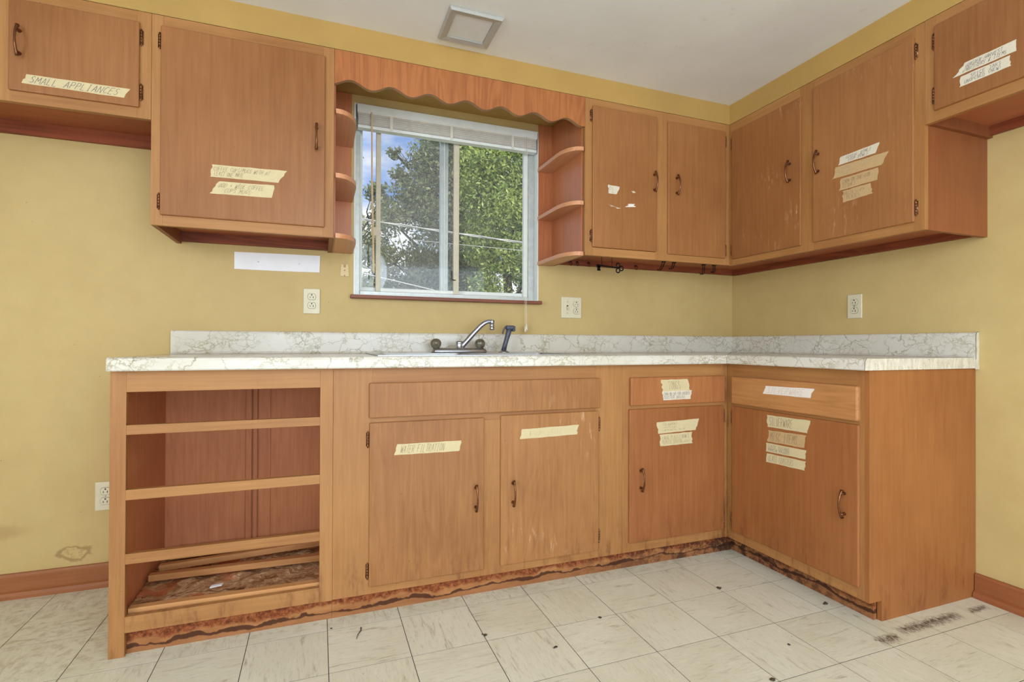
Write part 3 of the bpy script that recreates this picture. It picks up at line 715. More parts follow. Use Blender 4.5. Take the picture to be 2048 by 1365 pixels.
def base_right():
    y1 = -1.249
    t = thing('base_cabinet', 'wooden base cabinet ending the right-hand run, door with four tape strips topped by SILVERWARE', 'cabinet', (-.3, -.9, 0))
    base_face(t, 'R', -DB, y1, [(-DB - .05 + .018, -DB + .0), (y1 + .0165, -1.205)], [(-1.205, -DB - .032, .806, ZB), (-1.205, -DB - .032, .672, .708), (-1.205, -DB - .032, ZF, .120)])
    bm = bmesh.new(); prism(bm, [(-DB, ZF), (-DB + .062, ZF), (-DB + .062, 0), (-.001, 0), (-.001, ZB), (-DB, ZB)], 'y', y1, y1 + .016); link('end_panel', bm, 'end_panel', t)
    box('bottom_panel', -DB + .019, -.002, y1 + .016, -DB - .02, .085, .097, 'red_y', t)
    box('kick_board', -DB + .045, -DB + .060, y1 + .0165, -DB + .018, 0, ZF - .0005, 'water_stained_kick', t)
    door('R', t, -1.217, -.6275, .693, .8165, DB, 'drawer_worn', name='drawer_front', proud=.015, bev=.006)
    door('R', t, -1.2175, -.6265, .1135, .681, DB, 'base_plain', (-1.167, .393), [(-.6215, .63), (-.6215, .165)])
base_right()

# ------------------------------------------------------------------ countertop, sink, faucet
def countertop():
    t = thing('countertop', 'L-shaped white marble-patterned laminate countertop with raised backsplash', 'countertop', (-1.5, -.3, ZCT - TH))
    za, zb_ = ZCT - TH, ZCT; xL = -2.954; sx0, sx1, sd0, sd1 = -2.150, -1.315, .062, .560
    nose = [(-.572, za), (-DC + .003, za), (-DC, za + .004), (-DC, zb_ - .010), (-DC + .003, zb_ - .002), (-DC + .010, zb_ + .0015), (-DC + .018, zb_ + .001), (-DC + .030, zb_), (-.572, zb_)]
    bm = bmesh.new()
    prism(bm, nose, 'x', xL, -.60)
    bx(bm, xL, sx0, -.572, -.002, za, zb_); bx(bm, sx1, -.572, -.572, -.002, za, zb_); bx(bm, sx0, sx1, -sd0, -.002, za, zb_); bx(bm, sx0, sx1, -.572, -sd1, za, zb_)
    link('worktop', bm, 'marble_laminate', t)
    bm = bmesh.new(); prism(bm, nose, 'y', -1.2575, -.60); bx(bm, -.572, -.002, -1.2575, -.002, za, zb_)
    link('worktop', bm, 'marble_laminate', t)
    # backsplash with a rounded top and coved foot
    bs = [(0, zb_), (-.034, zb_ + .0003), (-.026, zb_ + .003), (-.021, zb_ + .010), (-.020, 1.000), (-.0185, 1.007), (-.014, 1.011), (-.001, 1.0115), (-.001, zb_)]
    bs = bs[1:]
    bm = bmesh.new(); prism(bm, bs, 'x', -2.931, -.012); link('backsplash', bm, 'marble_laminate', t)
    bm = bmesh.new(); prism(bm, bs, 'y', -1.2575, -.012); link('backsplash', bm, 'marble_laminate', t)
    # raw end of the right-hand run
    bm = bmesh.new(); prism(bm, nose[:-1] + [(-.022, zb_), (-.022, za)], 'y', -1.2600, -1.2577); link('end_strip', bm, 'marble_end', t)
    bm = bmesh.new(); prism(bm, [(-.020, za - .004), (-.020, 1.000), (-.0185, 1.007), (-.014, 1.0125), (-.001, 1.0125), (-.001, za - .004)], 'y', -1.2610, -1.2577); link('end_strip', bm, 'marble_end', t)
    for pth in ([(-DC + .0005, -1.2605, za + .001), (-DC + .0005, -1.2605, zb_ - .010), (-DC + .010, -1.2605, zb_ + .002)], [(-.0215, -1.2612, zb_ - .006), (-.0212, -1.2612, 1.001), (-.0150, -1.2612, 1.0120), (-.004, -1.2612, 1.0128)]):
        bm = bmesh.new(); tube(bm, pth, .0007, 5); link('laminate_edge', bm, 'slot_black', t)
    bm = bmesh.new(); tube(bm, [(-DC - .0002, -DC - .0002, za + .001), (-DC - .0002, -DC - .0002, zb_ - .008), (-.60, -.60, zb_ + .0006), (-.06, -.06, zb_ + .0006)], .0007, 5); link('mitre_seam', bm, 'grout', t)
countertop()
def sink():
    t = thing('kitchen_sink', 'stainless steel double-bowl sink set into the countertop', 'sink', (-1.732, -.31, ZCT))
    x0, x1, y0, y1 = -2.165, -1.300, -.572, -.048; z = ZCT + .0005; bm = bmesh.new()
    bowls = [(-2.125, -1.750, -.545, -.155), (-1.715, -1.340, -.545, -.155)]
    xs = [x0, -2.125, -1.750, -1.715, -1.340, x1]; ys = [y0, -.545, -.155, y1]
    for i in range(5):
        for j in range(3):
            if j == 1 and i in (1, 3): continue
            bx(bm, xs[i], xs[i + 1], ys[j], ys[j + 1], z, z + .0035)
    bmesh.ops.remove_doubles(bm, verts=bm.verts, dist=1e-5)
    link('rim', bm, 'steel', t)
    for b in bowls:
        bm = bmesh.new(); a0, a1, c0, c1 = b; V = []
        for (ins, zz) in ((0, z + .003), (.006, z - .02), (.012, z - .14), (.03, z - .165)):
            ring = []
            rr = .03
            for cx, cy, st in ((a1 - rr - ins, c1 - rr - ins, 0), (a0 + rr + ins, c1 - rr - ins, 1), (a0 + rr + ins, c0 + rr + ins, 2), (a1 - rr - ins, c0 + rr + ins, 3)):
                for q in range(5):
                    an = math.pi / 2 * (st + q / 4); ring.append(bm.verts.new((cx + rr * math.cos(an), cy + rr * math.sin(an), zz)))
            V.append(ring)
        for A, B in zip(V, V[1:]):
            for q in range(20): bm.faces.new((A[q], A[(q + 1) % 20], B[(q + 1) % 20], B[q]))
        bm.faces.new(V[-1]); bo = link('bowl', bm, 'steel', t, True)
        bm = bmesh.new(); lathe(bm, [(.040, z - .1648), (.040, z - .162), (.030, z - .1635), (.006, z - .1638)], ((a0 + a1) / 2, (c0 + c1) / 2, 0), 20); link('drain', bm, 'chrome', bo, True)
sink()
def faucet():
    zt = ZCT + .0042; yc = -.105
    t = thing('kitchen_faucet', 'chrome kitchen faucet with two round smoked knobs and a slanted swivel spout', 'faucet', (-1.741, yc, zt))
    bm = bmesh.new(); A = []; k = 24
    prof = [(.031, 0), (.031, .009), (.026, .017), (.016, .0225)]
    for r, h in prof:
        ring = []
        for q in range(k):
            a = 2 * math.pi * q / k; cx = -1.741 + (.104 if math.cos(a) > 0 else -.104) * (1 if abs(math.cos(a)) > 1e-6 else 0)
            ring.append(bm.verts.new((cx + r * math.cos(a), yc + r * math.sin(a), zt + h)))
        A.append(ring)
    for r0, r1 in zip(A, A[1:]):
        for q in range(k): bm.faces.new((r0[q], r0[(q + 1) % k], r1[(q + 1) % k], r1[q]))
    bm.faces.new(A[-1]); bm.faces.new(A[0][::-1]); link('base_plate', bm, 'chrome', t, True)
    for x in (-1.853, -1.639):
        bm = bmesh.new(); lathe(bm, [(.012, 0), (.012, .004), (.014, .008), (.0165, .010), (.0215, .016), (.0245, .026), (.0245, .034), (.021, .043), (.014, .0495), (.006, .052)], (x, yc, zt + .014), 48, flute=.025, nf=16)
        ko = link('knob', bm, 'smoked_acrylic', t, True)
        bm = bmesh.new(); lathe(bm, [(.0132, 0), (.0132, .006), (.011, .008)], (x, yc, zt + .0125), 16); link('knob_collar', bm, 'copper_dark', ko, True)
    bm = bmesh.new(); lathe(bm, [(.021, 0), (.020, .006), (.0165, .010), (.0165, .030), (.0175, .034), (.0150, .040), (.004, .0415)], (-1.741, yc, zt + .014), 20); link('spout_hub', bm, 'chrome', t, True)
    bm = bmesh.new(); y2 = yc - .012
    p = [(-1.738, yc, .938), (-1.722, yc - .002, .955), (-1.675, yc - .006, 1.008), (-1.640, yc - .009, 1.045), (-1.622, y2, 1.059), (-1.607, y2, 1.066), (-1.594, y2, 1.068), (-1.584, y2, 1.068)]
    tube(bm, p, [.0125, .0125, .0120, .0112, .0108, .0105, .0105, .0105], 14); link('spout', bm, 'chrome', t, True)
    bm = bmesh.new(); lathe(bm, [(.010, .022), (.0122, .020), (.0122, .004), (.0105, .002), (.0105, -.002), (.0118, -.004), (.0118, -.010), (.0100, -.012), (.0100, -.014), (.0112, -.016), (.0112, -.026), (.009, -.027)], (-1.583, y2, 1.054), 18); link('aerator', bm, 'chrome', t, True)
faucet()
def sprayer():
    zt = ZCT + .0042; y = -.105
    t = thing('sink_sprayer', 'dark grey side sprayer standing right of the faucet', 'sprayer', (-1.516, y, zt))
    bm = bmesh.new(); lathe(bm, [(.026, 0), (.025, .004), (.017, .007), (.013, .012)], (-1.516, y, zt), 20); link('base_ring', bm, 'chrome', t, True)
    bm = bmesh.new(); tube(bm, [(-1.518, y, zt + .010), (-1.512, y, zt + .035), (-1.503, y, zt + .065), (-1.494, y, zt + .095), (-1.489, y, zt + .118)], [.0125, .0115, .0115, .013, .0145], 12); link('grip', bm, 'sprayer_grey', t, True)
    bm = bmesh.new(); bx(bm, -1.507, -1.466, y - .014, y + .014, 1.030, 1.051, .006, 3); bx(bm, -1.474, -1.460, y - .012, y + .012, 1.022, 1.049, .004, 2); link('spray_head', bm, 'sprayer_grey', t)
    bm = bmesh.new(); tube(bm, [(-1.500, y, 1.047), (-1.510, y, 1.042), (-1.519, y, 1.028), (-1.524, y, 1.010)], [.005, .0045, .004, .0035], 8); link('trigger', bm, 'sprayer_grey', t, True)
sprayer()

# ------------------------------------------------------------------ outlets, switch, tag, strip
def recept_mesh():
    bm = bmesh.new(); pts = []
    for q in range(24):
        a = 2 * math.pi * q / 24; pts.append((.0172 * math.cos(a), max(-.0138, min(.0138, .0172 * math.sin(a)))))
    A = [bm.verts.new((x, -.0, z)) for x, z in pts]; B = [bm.verts.new((x, -.0022, z)) for x, z in pts]; Cc = [bm.verts.new((x * .95, -.0028, z * .95)) for x, z in pts]
    for U_, V_ in ((A, B), (B, Cc)):
        for q in range(24): bm.faces.new((U_[q], U_[(q + 1) % 24], V_[(q + 1) % 24], V_[q]))
    bm.faces.new(Cc); bm.faces.new(A[::-1]); return mesh_of('receptacle', bm, 'ivory', False)
def slot_mesh(w_, h_):
    bm = bmesh.new(); bx(bm, -w_ / 2, w_ / 2, -.0033, -.0025, -h_ / 2, h_ / 2); return mesh_of('slot', bm, 'slot_black', False)
def round_mesh(r, name, mat, d=.0033):
    bm = bmesh.new(); lathe(bm, [(r, 0), (r, d - .0004), (r * .8, d)], (0, 0, 0), 12, 'y'); return mesh_of(name, bm, mat, False)
def ring_mesh():
    bm = bmesh.new(); pts = []
    for q in range(24):
        a = 2 * math.pi * q / 24; pts.append((.0182 * math.cos(a), max(-.0148, min(.0148, .0182 * math.sin(a)))))
    A = [bm.verts.new((x, 0, z)) for x, z in pts]; B = [bm.verts.new((x, -.0007, z)) for x, z in pts]
    for q in range(24): bm.faces.new((A[q], A[(q + 1) % 24], B[(q + 1) % 24], B[q]))
    bm.faces.new(B); bm.faces.new(A[::-1]); return mesh_of('receptacle_gap', bm, 'grout', False)
RECEPT, SLOT_S, SLOT_L, GRND, SCREW, RGAP = recept_mesh(), slot_mesh(.0022, .0075), slot_mesh(.0024, .0092), round_mesh(.0030, 'ground_hole', 'slot_black'), round_mesh(.0032, 'screw', 'steel', .0012), ring_mesh()
def recept(t, fr, a, z, d):
    s = 1 if fr == 'B' else -1; rz = RZ[fr]
    place('receptacle_gap', RGAP, t, FP(fr, a, d, z), rz)
    r = place('receptacle', RECEPT, t, FP(fr, a, d, z), rz)
    place('slot', SLOT_S, r, FP(fr, a - s * .0064, d, z - .0025), rz); place('slot', SLOT_L, r, FP(fr, a + s * .0064, d, z - .0025), rz); place('ground_hole', GRND, r, FP(fr, a, d, z + .0085), rz)
    for c in r.children: c.location = Vector(c.location) - Vector(r.location) if False else c.location
    return r
def fix_children(r):
    # sub-parts were placed relative to the thing; make them relative to the placed receptacle
    for c in r.children:
        c.matrix_parent_inverse = r.matrix_basis.inverted()
def outlet(fr, a, z, label, w_=.070, h_=.113):
    t = thing('wall_outlet', label, 'outlet', FP(fr, a, 0, z - h_ / 2))
    fbox(fr, 'cover_plate', a - w_ / 2, a + w_ / 2, .0005, .0065, z - h_ / 2, z + h_ / 2, 'ivory', t, .003)
    for dz in (.0195, -.0195): fix_children(recept(t, fr, a, z + dz, .0064))
    place('screw', SCREW, t, FP(fr, a, .0064, z), RZ[fr])
outlet('B', -2.395, 1.1485, 'ivory duplex outlet on the back wall left of the window, below the white strip')
outlet('R', -.774, 1.1435, 'ivory duplex outlet on the right wall above the backsplash')
outlet('B', -3.150, .353, 'ivory duplex outlet low on the wall, half hidden by the open base cabinet')
def switch_combo():
    a, z = -1.098, 1.1565; t = thing('switch_outlet', 'double ivory wall plate with a toggle switch and an outlet right of the window', 'switch', (a, 0, z - .0565))
    box('cover_plate', a - .060, a + .060, -.0005, -.0065, z - .0565, z + .0565, 'ivory', t, .003)
    for dz in (.0195, -.0195): fix_children(recept(t, 'B', a + .028, z + dz, .0064))
    place('screw', SCREW, t, (a + .028, -.0064, z)); place('screw', SCREW, t, (a - .024, -.0064, z + .030)); place('screw', SCREW, t, (a - .024, -.0064, z - .030))
    box('switch_slot', a - .0288, a - .0192, -.0064, -.0070, z - .012, z + .012, 'slot_black', t)
    bm = bmesh.new(); prism(bm, [(-.0066, -.0105), (-.0066, .007), (-.010, .004), (-.019, -.010), (-.0175, -.0135)], 'x', a - .0278, a - .0202)
    bmesh.ops.translate(bm, verts=bm.verts, vec=(0, 0, z)); link('toggle', bm, 'ivory', t)
switch_combo()
def white_strip():
    bm = bmesh.new(); pts = [(-2.704, 1.277), (-2.53, 1.2765), (-2.363, 1.279), (-2.361, 1.354), (-2.53, 1.3525), (-2.704, 1.350)]
    prism(bm, [(x, z) for x, z in pts], 'y', -.004, -.0005)
    t = thing('white_strip', 'long white rectangular board fixed to the wall with two screws under the left cabinet', 'board', (-2.53, 0, 1.277))
    link('strip', bm, 'paper_white', t)
    for x in (-2.612, -2.447): place('screw', round_mesh(.0030, 'strip_screw', 'steel', .0016), t, (x, -.004, 1.312))
white_strip()
def tag_hook():
    t = thing('plastic_hook', 'small cream plastic hook plate with a notch beside the window', 'hook', (-2.256, 0, 1.267))
    bm = bmesh.new(); prism(bm, [(-2.2745, 1.267), (-2.2365, 1.267), (-2.2395, 1.322), (-2.2510, 1.322), (-2.2515, 1.307), (-2.2595, 1.307), (-2.2600, 1.322), (-2.2715, 1.322)], 'y', -.006, -.0005); link('plate', bm, 'cream_plastic', t)
    me = round_mesh(.0022, 'hole', 'grout', .0006)
    for z in (1.294, 1.2705): place('hole', me, t, (-2.2555, -.006, z))
    bm = bmesh.new(); tube(bm, [(-2.262, -.004, 1.336), (-2.256, -.004, 1.330), (-2.254, -.005, 1.318), (-2.252, -.004, 1.331), (-2.240, -.003, 1.345)], .0009, 5); link('string', bm, 'cord_white', t)
tag_hook()

# ------------------------------------------------------------------ key and hooks below the right upper cabinet
def key():
    t = thing('decorative_key', 'black ornamental skeleton key hanging under the cabinet right of the window', 'key', (-.97, -.19, 1.33))
    y = -.19; z = 1.362; sl = -.010
    f = lambda a, h: Vector((-1.052 + a, y, z + h - a * .07))
    bm = bmesh.new(); tube(bm, [f(0, 0), f(.115, 0)], .0042, 8); link('shaft', bm, 'iron_black', t)
    bm = bmesh.new()
    for a0, a1, h in ((.002, .022, -.012), (.006, .012, -.026), (.010, .020, -.024)): 
        p = f(a0, 0); bx(bm, p.x, p.x + a1 - a0, y - .003, y + .003, p.z + h, p.z)
    p = f(.006, 0); bx(bm, p.x, p.x + .016, y - .003, y + .003, p.z - .028, p.z - .022); link('bit', bm, 'iron_black', t)
    for a, h in ((.126, .013), (.126, -.013), (.146, 0)):
        bm = bmesh.new(); c = f(a, h); tube(bm, [c + Vector((.0105 * math.cos(q), 0, .0115 * math.sin(q))) for q in [2 * math.pi * i / 16 for i in range(17)]], .0032, 6, False); link('bow_ring', bm, 'iron_black', t)
    bm = bmesh.new(); tube(bm, [f(.03, .002), f(.03, .04) + Vector((0, 0, .012))], .0012, 5); tube(bm, [f(.09, .002), f(.09, .04) + Vector((0, 0, .016))], .0012, 5); link('hanging_wire', bm, 'iron_black', t)
key()
def cuphook(x, y, label):
    bm = bmesh.new(); z = 1.398
    lathe(bm, [(.0075, 0), (.0065, .004), (.003, .005)], (x, y, z), 10, 'y')
    pts = [(x, y - .003, z)] + [(x, y - .012 - .010 * math.sin(q), z - .010 + .010 * math.cos(q)) for q in [math.pi * i / 8 * 1.35 for i in range(9)]]
    tube(bm, pts, .0018, 6); o = link('cup_hook', bm, 'hook_brass', loc=(x, y, z)); tag(o, label, 'hook', 'cup hooks under the right-hand wall cabinet')
for x, lb in ((-1.115, 'small brass cup hook beside the right corner shelf, leftmost of the row under the cabinet'), (-1.075, 'small brass cup hook under the cabinet, second from the right corner shelf'),
              (-1.005, 'small brass cup hook under the cabinet just above the bit of the black key'), (-.708, 'lone small brass cup hook under the cabinet between the black key and the wire hooks')): cuphook(x, -.0205, lb)
def wire_hook(x, lean, h, label):
    t = bmesh.new()
    for k in (-.006, .006):
        tube(t, [(x + k, -.150, 1.411), (x + k - lean * .5, -.150, 1.405 - h * .5), (x + k - lean, -.150, 1.405 - h), (x + k - lean, -.135, 1.400 - h), (x + k - lean, -.128, 1.408 - h)], .0022, 6)
    bx(t, x - .010, x + .010, -.156, -.144, 1.407, 1.4115)
    tag(link('wire_hook', t, 'iron_black', loc=(x, -.15, 1.41)), label, 'hook', 'black double wire hooks under the corner cabinet')
wire_hook(-.614, .020, .036, 'black double wire hook leaning left, farthest left of the four under the cabinet')
wire_hook(-.546, .012, .026, 'short black double wire hook, second of four from the key')
wire_hook(-.345, .002, .044, 'long straight black double wire hook, third of four from the key')
wire_hook(-.272, .000, .030, 'short black double wire hook nearest the inside corner')

# ------------------------------------------------------------------ handwriting
G = {'A': [[(0, 0), (.3, 1), (.6, 0)], [(.12, .38), (.5, .38)]], 'B': [[(0, 0), (0, 1), (.4, .95), (.45, .72), (.35, .55), (0, .52)], [(.35, .55), (.55, .3), (.4, .03), (0, 0)]],
     'C': [[(.58, .85), (.35, 1), (.08, .75), (.02, .4), (.2, .05), (.4, 0), (.58, .12)]], 'D': [[(0, 0), (0, 1), (.35, .95), (.6, .6), (.5, .15), (.25, 0), (0, 0)]],
     'E': [[(.55, 1), (0, 1), (0, 0), (.55, 0)], [(0, .52), (.42, .52)]], 'F': [[(.55, 1), (0, 1), (0, 0)], [(0, .52), (.42, .52)]],
     'G': [[(.58, .85), (.32, 1), (.05, .7), (.03, .3), (.25, 0), (.52, .1), (.56, .42), (.32, .42)]], 'H': [[(0, 0), (0, 1)], [(.55, 0), (.55, 1)], [(0, .5), (.55, .5)]],
     'I': [[(.1, 1), (.4, 1)], [(.25, 1), (.25, 0)], [(.1, 0), (.4, 0)]], 'J': [[(.15, 1), (.6, 1)], [(.42, 1), (.42, .2), (.25, 0), (.05, .15)]], 'K': [[(0, 0), (0, 1)], [(.55, 1), (0, .45), (.55, 0)]],
     'L': [[(0, 1), (0, 0), (.5, 0)]], 'M': [[(0, 0), (.06, 1), (.32, .4), (.58, 1), (.66, 0)]], 'N': [[(0, 0), (.02, 1), (.52, 0), (.55, 1)]],
     'O': [[(.3, 1), (.05, .75), (.03, .3), (.25, 0), (.5, .15), (.57, .6), (.45, .92), (.3, 1)]], 'P': [[(0, 0), (0, 1), (.4, .97), (.52, .75), (.38, .5), (0, .47)]],
     'R': [[(0, 0), (0, 1), (.4, .97), (.5, .75), (.36, .52), (0, .48)], [(.2, .48), (.56, 0)]], 'S': [[(.52, .88), (.3, 1), (.07, .82), (.15, .58), (.45, .42), (.52, .18), (.28, 0), (.02, .12)]],
     'T': [[(0, 1), (.6, 1)], [(.3, 1), (.3, 0)]], 'U': [[(0, 1), (.02, .25), (.2, 0), (.42, .08), (.55, .4), (.56, 1)]], 'V': [[(0, 1), (.28, 0), (.58, 1)]], 'W': [[(0, 1), (.15, 0), (.32, .7), (.48, 0), (.66, 1)]],
     'X': [[(0, 0), (.55, 1)], [(0, 1), (.55, 0)]], 'Y': [[(0, 1), (.28, .5), (.56, 1)], [(.28, .5), (.26, 0)]], 'Z': [[(0, 1), (.55, 1), (0, 0), (.56, 0)]], '-': [[(.1, .45), (.45, .45)]], '/': [[(.05, 0), (.5, 1)]],
     '+': [[(.1, .5), (.5, .5)], [(.3, .75), (.3, .25)]], '&': [[(.55, 0), (.15, .75), (.28, 1), (.42, .8), (.05, .3), (.2, 0), (.52, .35)]], '(': [[(.4, 1.05), (.2, .5), (.4, -.05)]], ')': [[(.15, 1.05), (.35, .5), (.15, -.05)]], ' ': []}
def tape(fr, d, quad, lines, label, tmat='tape_cream', ink='ink_blue', span=(.06, .92), jag=.10, pen=.0011, group=None):
    pen *= .8; r = random.Random(label); TL, TR, BR, BL = [Vector(q) for q in quad]
    def uv(u, v): return (TL * (1 - u) + TR * u) * (1 - v) + (BL * (1 - u) + BR * u) * v
    H = (BL - TL).length; W_ = (TR - TL).length; j = jag * H / W_
    rows = (0, .22, .42, .62, .82, 1); gridp = []
    for ri, v_ in enumerate(rows):
        e0 = r.uniform(-j * .6, j) if 0 < ri < 5 else 0; e1 = r.uniform(-j, j * .6) if 0 < ri < 5 else 0
        gridp.append([uv(e0 + (1 + e1 - e0) * k / 8, v_ + (r.uniform(-.02, .02) if ri in (0, 5) and 0 < k < 8 else 0)) for k in range(9)])
    c = uv(.5, .5); base = FP(fr, c.x, d, min(BL.y, BR.y))
    t = thing('tape_label', label, 'tape label', base, group)
    bm = bmesh.new()
    A = [[bm.verts.new(FP(fr, p.x, d + .0003, p.y)) for p in row] for row in gridp]; B = [[bm.verts.new(FP(fr, p.x, d + .0008, p.y)) for p in row] for row in gridp]
    for M_ in (A, B):
        for i in range(5):
            for k in range(8): bm.faces.new((M_[i][k], M_[i][k + 1], M_[i + 1][k + 1], M_[i + 1][k]))
    rim = lambda M_: M_[0] + [M_[i][8] for i in range(1, 6)] + M_[5][7::-1] + [M_[i][0] for i in range(4, 0, -1)]
    ra, rb = rim(A), rim(B)
    for q in range(len(ra)): bm.faces.new((ra[q], rb[q], rb[(q + 1) % len(ra)], ra[(q + 1) % len(ra)]))
    link('tape_strip', bm, tmat, t)
    if not lines: return t
    bm = bmesh.new(); nl = len(lines); du_ = (TR - TL) / W_; dv = (BL - TL) / H
    for li, ln in enumerate(lines):
        txt, s0, s1 = ln if isinstance(ln, tuple) else (ln, *span)
        v0 = .14 + li * (.76 / nl) + .02; v1 = .14 + (li + 1) * (.76 / nl) - (.05 if nl > 1 else .06); adv = (s1 - s0) / max(1, len(txt)); x = s0
        for ch in txt:
            sc = adv * 1.22; oy = r.uniform(-.035, .035); sl = r.uniform(-.03, .05)
            for st in ([[(.05 + .1 * q, r.uniform(0, .9)) for q in range(r.randint(4, 6))]] if ch == '~' else G.get(ch, [])):
                P_ = [uv(x + (px + sl * py) * sc, v1 - (v1 - v0) * py + oy) for px, py in st]
                for p, q in zip(P_, P_[1:]):
                    e = (q - p); 
                    if e.length < 1e-6: continue
                    e = e.normalized(); nn = Vector((-e.y, e.x)) * pen * .5; p2, q2 = p - e * pen * .3, q + e * pen * .3
                    bm.faces.new([bm.verts.new(FP(fr, z_.x, d + .00115, z_.y)) for z_ in (p2 - nn, q2 - nn, q2 + nn, p2 + nn)])
            x += adv
    link('handwriting', bm, ink, t); return t

dU, dBs, dDr = DU + .010, DB + .010, DB + .015
tape('B', dU, [(-3.2543, 1.8272), (-2.9731, 1.8284), (-2.9914, 1.7952), (-3.2668, 1.7965)], [('SMALL APPLIANCES', .06, .93)], 'long cream tape strip reading SMALL APPLIANCES', pen=.0015)
tape('B', dU, [(-2.7269, 1.6012), (-2.4789, 1.6071), (-2.5087, 1.5595), (-2.7313, 1.5565)], [('COFFEE CUPS/MUGS WITH AT', .03, .80), ('LEAST ONE MATE', .05, .46)], 'tape strip reading COFFEE CUPS/MUGS WITH AT LEAST ONE MATE', ink='ink_brown')
tape('B', dU, [(-2.7028, 1.5434), (-2.5239, 1.5484), (-2.5311, 1.501), (-2.7341, 1.4962)], [('ODD + WIDE COFFEE', .05, .84), ('CUPS MUGS', .20, .64)], 'tape strip reading ODD + WIDE COFFEE CUPS MUGS below the coffee cups strip', ink='ink_brown')
tape('B', dU, [(-1.0955, 1.7115), (-1.0329, 1.7079), (-1.0503, 1.6704), (-1.0927, 1.6716)], [('PL', .12, .75)], 'torn square scrap of tape reading PL', 'tape_white', 'ink_brown', jag=.16)
tape('B', dU, [(-.9801, 1.6324), (-.9437, 1.6348), (-.9465, 1.6201), (-.9995, 1.6149)], [], 'small white torn tape scrap, lower right of the PL scrap', 'tape_pale', jag=.3)
tape('B', dU, [(-1.0979, 1.6172), (-1.0709, 1.6163), (-1.0244, 1.6066), (-1.0436, 1.6024)], [], 'thin slanting torn tape scrap directly below the PL scrap', 'tape_white', jag=.5)
tape('B', dU, [(-.967, 1.694), (-.952, 1.697), (-.944, 1.689), (-.962, 1.686)], [], 'tiny torn tape scrap right of the PL scrap', 'tape_white', jag=.5)
tape('R', dU, [(-.9793, 1.7297), (-1.1369, 1.7338), (-1.1213, 1.6973), (-.9697, 1.698)], [('CEREAL BOWLS', .18, .84), ('SOUP BOWLS', .26, .80)], 'white tape strip reading CEREAL BOWLS SOUP BOWLS, topmost of four', 'tape_white')
tape('R', dU, [(-.9588, 1.6935), (-1.1713, 1.6882), (-1.1438, 1.6445), (-.9442, 1.6491)], [('~~~~~ ~~~~~~~', .14, .80), ('~~~~~~', .12, .40)], 'wide aged tape strip with faded writing below the CEREAL BOWLS strip', 'tape_aged', 'ink_faint')
tape('R', dU, [(-.9817, 1.6399), (-1.1318, 1.6392), (-1.1288, 1.5928), (-.9732, 1.5932)], [('CORN-ON-THE-COB', .06, .82), ('DISHES', .10, .45)], 'aged tape strip reading CORN-ON-THE-COB DISHES, third of four', 'tape_aged', 'ink_brown')
tape('R', dU, [(-.9898, 1.5874), (-1.1022, 1.5884), (-1.1131, 1.5457), (-.9911, 1.54)], [('PASTA-~~~~~', .05, .80), ('PLATES', .14, .60)], 'short aged tape strip ending in PLATES, lowest of four on the upper right door', 'tape_aged', 'ink_brown')
tape('R', dU, [(-1.4124, 1.8949), (-1.5481, 1.8986), (-1.548, 1.863), (-1.3779, 1.8602)], [('GOLDEN HARVEST', .12, .78), ('CANISTERS & ITEMS', .14, .86)], 'tape strip reading GOLDEN HARVEST CANISTERS & ITEMS', 'tape_white')
tape('R', dU, [(-1.4024, 1.8542), (-1.5329, 1.8575), (-1.5351, 1.8237), (-1.3977, 1.8206)], [('SPICE JARS', .22, .84), ('UNOPENED (NEW)', .10, .84)], 'tape strip reading SPICE JARS UNOPENED (NEW)', 'tape_white')
tape('B', dBs, [(-2.0986, .5984), (-1.8615, .597), (-1.8702, .5582), (-2.1097, .5597)], [('WATER FILTRATION', .08, .76)], 'tape strip reading WATER FILTRATION on the left door under the sink', ink='ink_brown', pen=.0013)
tape('B', dBs, [(-1.6174, .6261), (-1.3658, .6309), (-1.3758, .592), (-1.6249, .5874)], [('~~~~~ ~~~~~', .14, .72)], 'tape strip with nearly vanished writing on the right door under the sink', ink='ink_faint', pen=.0013)
tape('B', dDr, [(-.9689, .8067), (-.8278, .8073), (-.814, .7577), (-.9607, .7541)], [('TONGS', .24, .70)], 'square tape piece reading TONGS on the corner drawer', ink='ink_brown', pen=.0013)
tape('B', dDr + .0008, [(-.9633, .7564), (-.8039, .7574), (-.8104, .7185), (-.9574, .7169)], [('CORN-ON-THE-COB HOLDERS', .04, .95), ('BUTTER BRUSH', .06, .78)], 'white tape strip reading CORN-ON-THE-COB HOLDERS BUTTER BRUSH on the corner drawer', 'tape_white')
tape('B', dBs, [(-.9869, .6217), (-.7594, .6279), (-.7776, .5779), (-.979, .5713)], [('COLANDERS', .14, .48), ('~~~~~~~~', .14, .48), ('~~~~~~~~~ ~~~~', .12, .70)], 'tape strip with three lines starting COLANDERS on the corner cabinet door', ink='ink_brown', pen=.0009)
tape('B', dBs, [(-.9724, .5668), (-.798, .5705), (-.7965, .519), (-.9681, .5169)], [('LARGE PLASTIC BOWLS', .08, .90), ('PLASTIC SERVING ~~~~~', .08, .94)], 'tape strip reading LARGE PLASTIC BOWLS on the corner cabinet door', ink='ink_brown', pen=.0009)
tape('R', dDr, [(-.8231, .7879), (-1.0517, .7947), (-1.0348, .7578), (-.8093, .7536)], [('SILVERWARE', .08, .86)], 'bright white tape strip with faint writing on the right-hand drawer', 'tape_pale', 'ink_faint', pen=.0013)
tape('R', dBs, [(-.8258, .6663), (-1.0305, .6705), (-1.0167, .6204), (-.8295, .6165)], [('SILVERWARE', .06, .64)], 'tape strip reading SILVERWARE, topmost on the right-hand base door', ink='ink_brown', pen=.0014)
